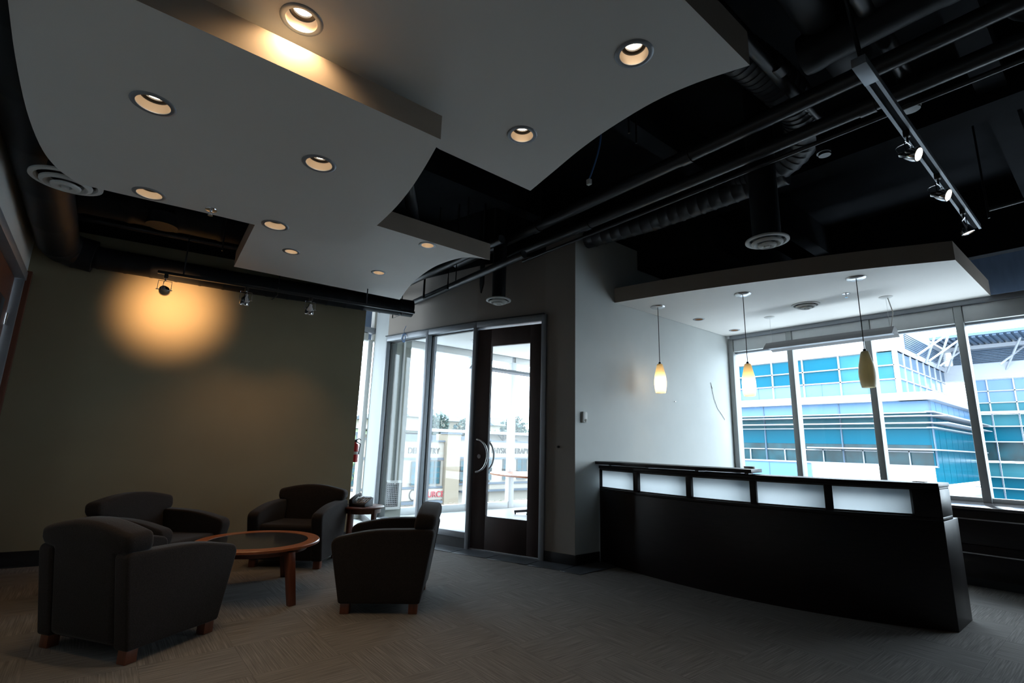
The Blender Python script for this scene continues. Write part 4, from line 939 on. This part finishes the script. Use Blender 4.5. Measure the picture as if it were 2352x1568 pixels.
# far wing facing the windows
def bx3(name, u0, u1, z0, z1, m_, d0=0.0, d1=.3): return bx1(name, u0, u1, z0, z1, m_, d0, d1, 50.7, f3)
UR = -3.0
bx3('parapet', UR, 4.6, 4.25, 4.86, 'b_white', -.1, 1)
ww = [3.87, 3.35, 2.62, 1.9, 1.2, .5, -.2, -.9, -1.6, -2.3, -3.0]
for b, a in zip(ww, ww[1:]):
    for z0_, z1_, m_ in ((3.03, 3.36, 'b_teal2'), (3.36, 3.80, 'b_sky'), (3.80, 4.25, 'b_sky')):
        bx3('pane', a+.025, b-.025, z0_+.02, z1_-.02, m_, .1, .2)
    bx3('pane', a+.02, b-.02, 2.48, 2.92, 'b_teal2', .1, .2); bx3('pane', a+.02, b-.02, 1.92, 2.46, 'b_teal', .1, .2)
    bx3('pane', a+.02, b-.02, 1.22, 1.90, 'b_dark', .15, .25); bx3('pane', a+.02, b-.02, .66, 1.15, 'b_teal2', .1, .2)
    bx3('pane', a+.02, b-.02, .27, .62, 'b_teal', .1, .2); bx3('pane', a+.02, b-.02, -.5, .23, 'b_teal', .1, .2)
for u_ in ww: bx3('mullion', u_-.02, u_+.02, 3.03, 4.25, 'b_white', -.02, .2); bx3('mullion', u_-.012, u_+.012, -.5, 2.95, 'b_louvre', .02, .2)
for z_ in (3.36, 3.80): bx3('transom', UR, 3.87, z_-.018, z_+.018, 'b_white', -.02, .2)
bx3('floor_band', UR, 4.1, 2.93, 3.03, 'b_white', -.4, .3)
for z_ in (2.47, 1.91, 1.18, .64, .25): bx3('sunshade', UR, 4.1, z_-.02, z_+.02, 'b_white', -.5, .1)
# roof plant: louvred screen, corrugated canopy, white struts
for i in range(9): bx3('louvre', UR, 4.3, 4.90+i*.062, 4.90+i*.062+.034, 'b_louvre', .5, .7)
bx3('screen_backing', UR, 4.3, 4.86, 5.45, 'b_white', .75, .9)
bx3('roof_beam', UR, 4.5, 5.42, 5.56, 'b_white', -.4, .4)
rs_ = G(); a0 = f3(UR-1, 5.62)[0]; a1 = f3(4.5, 5.62)[0]; zz0 = f3(0, 5.58)[1]
nn_ = 46
for i in range(nn_):
    y_ = a0+(a1-a0)*i/nn_; rs_.prism([(47.0, y_), (58, y_), (58, y_+(a1-a0)/nn_*.55), (47.0, y_+(a1-a0)/nn_*.55)], zz0+.0, zz0+.10)
rs_.box((46.8, a0, zz0+.1), (58, a1, zz0+.3)); rs_.obj('corrugated_canopy', 'b_louvre', ob)
for i in range(8): bx2('louvre', 40, 50.4, zc(6.0)+i*.14, zc(6.0)+i*.14+.07, 'b_louvre', YU, -.12, -.06)
for (y_, x_) in ((YU-.4, 41), (YU-.4, 44), (YU-.4, 47), (5.4, 48.5), (2.5, 49)):
    G().tube([(x_, y_, zc(5.74)), (x_+3.2, y_-1.4, zz0+.05)], .07, 8).obj('strut', 'b_white', ob)
    G().tube([(x_+2.2, y_, zc(5.6)), (x_+.6, y_-1.2, zz0+.05)], .07, 8).obj('strut', 'b_white', ob)
# podium with a pale roof deck in front of the facade
pd = thing('podium', 'low white roofed podium in front of the office building', 'building', (30, 10, GZ))
G().box((26, YLo, -1.35), (37.9, 14.3, -.55)).obj('deck', 'b_cream', pd)
G().box((25.9, YLo-.1, -.9), (37.4, YLo+.25, -.15)).obj('parapet', 'b_white', pd)
G().box((26, YLo+.05, GZ), (37.9, 14.2, -1.35)).obj('lower_storey', 'b_white', pd)
for z_ in (-1.55, -3.4):
    for i in range(5): G().box((26.1+i*2.25, YLo, z_-1.3), (28.2+i*2.25, YLo+.1, z_)).obj('pane', 'b_teal', pd)
    G().box((26, YLo-.5, z_-1.5), (37.4, YLo+.1, z_-1.38)).obj('sunshade', 'b_white', pd)
G().box((25.9, YLo, -3.0), (26, 14.3, -1.5)).obj('pane', 'b_teal', pd)
# ---- town behind the meeting room
YT = 28.0
def text(body, p, h, m_, parent, rot=(PI/2, 0, 0), sx=1.0):
    c = bpy.data.curves.new('lettering', 'FONT'); c.body = body; c.size = h*1.38; c.extrude = .03
    o = bpy.data.objects.new('lettering', c); col.objects.link(o); o.location = p; o.rotation_euler = rot; o.scale = (sx, 1, 1)
    bpy.context.view_layer.update()
    me = bpy.data.meshes.new_from_object(o); me.materials.clear(); me.materials.append(M[m_])
    q = bpy.data.objects.new('lettering', me); col.objects.link(q); q.location = p; q.rotation_euler = rot; q.scale = (sx, 1, 1)
    bpy.data.objects.remove(o); adopt(q, parent); q.name = 'lettering'; return q
tn = thing('shop_building', 'long beige two storey building with DENTISTRY and PHYSIOTHERAPY signs', 'building', (18, YT, GZ))
def tb_(name, x0_, x1_, z0_, z1_, m_, d0=0, d1=.3): return G().box((x0_, YT+d0, z0_), (x1_, YT+d1, z1_)).obj(name, m_, tn)
tb_('wall', 9.0, 17.26, GZ, 1.40, 't_beige', 0, 8); tb_('pier', 17.26, 18.3, GZ, 1.90, 't_tan', -.35, 1); tb_('wall', 18.3, 20.9, GZ, 1.58, 't_beige', 0, 8)
tb_('wall', 20.9, 30, GZ, 1.50, 't_beige', -.1, 8)
for x0_, x1_, z_ in ((9.0, 17.26, 1.40), (18.3, 20.9, 1.58), (20.9, 30, 1.50), (17.2, 18.36, 1.90)): tb_('coping', x0_, x1_, z_, z_+.09, 't_grey', -.42 if x0_ == 17.2 else -.15, .4)
tb_('string_course', 9, 17.26, .28, .42, 't_grey', -.08, 0); tb_('string_course', 18.3, 30, .36, .48, 't_grey', -.18, 0)
tb_('string_course', 9, 17.26, -1.42, -1.3, 't_grey', -.08, 0); tb_('string_course', 18.3, 30, -1.28, -1.16, 't_grey', -.18, 0)
tb_('shop_band', 9, 17.26, -2.1, -1.45, 't_beige', -.12, 0); tb_('awning', 9, 17.0, -2.25, -2.12, 't_grey', -.6, 0); tb_('awning', 18.5, 30, -1.72, -1.62, 't_grey', -.5, 0)
for x_, wd_, z0_, z1_ in ((10.6, .85, -1.15, .2), (12.5, .85, -1.15, .2), (14.95, .75, -1.2, .18), (16.1, .85, -1.15, .22), (18.45, .95, -1.06, .26), (20.25, .7, -1.0, .3), (21.95, .8, -1.0, .35), (23.2, .9, -.98, .38), (25.0, .9, -.98, .38), (27, .9, -.98, .38)):
    f_ = tb_('window', x_, x_+wd_, z0_, z1_, 'b_dark', -.19, -.12)
    for dx in (0, wd_*.5, wd_): G().box((x_+dx-.02, YT-.23, z0_), (x_+dx+.02, YT-.18, z1_)).obj('muntin', 't_dark', f_)
    for k_ in range(5): zz = z0_+(z1_-z0_)*k_/4; G().box((x_, YT-.23, zz-.02), (x_+wd_, YT-.18, zz+.02)).obj('muntin', 't_dark', f_)
text('DENTISTRY', (14.72, YT-.06, .66), .38, 't_dark', tn, sx=.82)
text('PHYSIOTHERAPY', (20.95, YT-.16, .74), .40, 't_dark', tn, sx=.80)
text('SOURCE', (15.55, YT-.18, -1.93), .36, 't_pink', tn, sx=.95)
ring = G(); ring.tube([(15.2+.25*math.cos(2*PI*i/20), YT-.16, -1.75+.3*math.sin(2*PI*i/20)) for i in range(21)], .03, 6); ring.obj('emblem', 't_dark', tn)
for i in range(6): tb_('rooftop_unit', 10+i*1.9, 11.1+i*1.9, 1.4, 1.85, 't_grey', 2.5, 3.6)
# buildings farther back
def house(x, y, w_, d_, h_, z0_, label, m_='t_beige', roof='t_grey'):
    t = thing('house', label, 'house', (x, y, z0_), 'houses on the hillside')
    G().box((x, y, z0_), (x+w_, y+d_, z0_+h_)).obj('wall', m_, t)
    G().prism_x([(y-.4, z0_+h_), (y+d_+.4, z0_+h_), (y+d_/2, z0_+h_+w_*.26)], x-.4, x+w_+.4).obj('roof', roof, t)
    for k_ in range(2): G().box((x+w_*(.22+.4*k_), y-.06, z0_+h_*.35), (x+w_*(.38+.4*k_), y, z0_+h_*.75)).obj('window', 'b_dark', t)
house(27.5, 52, 4.5, 4, 1.6, 2.6, 'pale gabled house on the skyline left of the glass door')
house(33.2, 55, 3.2, 4, 1.7, 2.4, 'small pale house on the skyline close to the door frame', 't_tan')
house(23.6, 54, 2.4, 4, 1.2, 2.6, 'tiny house at the left of the skyline')
house(45.5, 60, 5, 4, 1.4, 2.7, 'low distant house seen through the glass door')
lb_ = thing('long_warehouse', 'long pale flat roofed building with a canopy behind the shops', 'building', (30, 42, GZ))
G().box((16, 42, GZ), (60, 43.6, 1.9)).obj('wall', 't_beige', lb_); G().box((14, 40.5, 2.35), (62, 43.8, 2.62)).obj('roof_slab', 'b_white', lb_)
G().box((30.6, 41.6, .5), (60, 42.1, 2.3)).obj('upper_wall', 't_beige', lb_)
for i in range(9):
    x_ = 18.5+i*4.6; G().tube([(x_, 41, GZ), (x_, 41, 2.4)], .09, 8).obj('post', 't_dark', lb_)
    G().tube([(x_, 41, 1.7), (x_+.75, 41, 2.4)], .06, 6).obj('brace', 't_dark', lb_); G().tube([(x_, 41, 1.7), (x_-.75, 41, 2.4)], .06, 6).obj('brace', 't_dark', lb_)
    if x_ > 30: G().box((x_+1.4, 41.5, 1.2), (x_+2.3, 41.62, 1.9)).obj('window', 'b_dark', lb_)
structure(G().prism_x([(49, GZ), (49, 1.8), (62, 3.2), (110, 6.0), (110, GZ)], -20, 110).obj('hillside', 'leaf'))
def tree(x, y, z0_, h_, r_, label, m_='leaf', cat='tree', n=420, tall=1.0):
    t = thing('leafy_tree' if cat == 'tree' else 'round_shrub', label, cat, (x, y, z0_), 'trees beyond the shops' if cat == 'tree' else 'shrubs in front of the shops')
    G().tube([(x, y, z0_), (x+.05, y, z0_+h_*.6)], [.12*h_/5, .05*h_/5], 7).obj('trunk', 'bark', t)
    for k_ in range(4):
        an = k_*1.7; G().tube([(x, y, z0_+h_*.4), (x+math.cos(an)*r_*.6, y+math.sin(an)*r_*.6, z0_+h_*(.65+.06*k_))], [.06*h_/5, .02], 5).obj('branch', 'bark', t)
    g = G(); rnd = random.Random(int(x*10))
    for _ in range(n):
        th, u_ = rnd.uniform(0, 2*PI), rnd.uniform(-1, 1); q_ = rnd.random()**.4; s_ = math.sqrt(1-u_*u_)
        lump = 1+.22*math.sin(3*th+u_*4)
        c = Vector((x+r_*q_*s_*math.cos(th)*lump, y+r_*q_*s_*math.sin(th)*lump, z0_+h_*.68+r_*q_*u_*tall)); a_ = Vector((rnd.uniform(-1, 1), rnd.uniform(-1, 1), rnd.uniform(-1, 1))).normalized()*r_*.13; b_ = a_.cross(Vector((rnd.uniform(-1, 1), rnd.uniform(-1, 1), .3))).normalized()*r_*.09
        g.f([g.v(c-a_), g.v(c+b_), g.v(c+a_), g.v(c-b_)])
    g.obj('foliage', m_, t, recalc=False)
def far(x, y, z_, h_, r_, s_): return (x*s_, y*s_, HC+(z_-HC)*s_, h_*s_, r_*s_)
for v, s_, lb, m_ in (((24.6, 41, -.5, 5.0, 1.1), 1.16, 'slim airy tree rising above the roofs left of the door', 'leaf2'), ((21.9, 38.3, -2, 3.9, .9), 1, 'pale green tree behind the DENTISTRY parapet', 'leaf'),
    ((29.5, 43.5, -1, 5.3, 1.4), 1.10, 'dark bushy tree beside the door frame', 'leaf2'), ((36.2, 44, -1, 6.0, 1.5), 1.10, 'tall dark tree seen through the glass door', 'leaf2'), ((32.6, 44.5, -1, 4.6, 1.1), 1.10, 'greyish tree left of the tall one in the door glass', 'leaf'),
    ((18.6, 38.3, -2, 3.9, .9), 1, 'light green tree at the far left behind the shops', 'leaf'), ((43, 46, -1, 4.8, 1.5), 1.06, 'broad green tree at the right of the door glass', 'leaf'), ((8.6, 24.5, -5.2, 8.2, 1.6), 1, 'light green tree seen in the sliver window by the extinguisher', 'leaf')):
    tree(*far(*v, s_), lb, m_)
for i in range(7):
    tree(20.6+i*1.5, YT-1.6, GZ, 3.6-.1*i, .60, 'pale green shrub, number %s from the left, in front of the PHYSIOTHERAPY shop' % ['first', 'second', 'third', 'fourth', 'fifth', 'sixth', 'seventh'][i], 'leaf', 'shrub', 260)
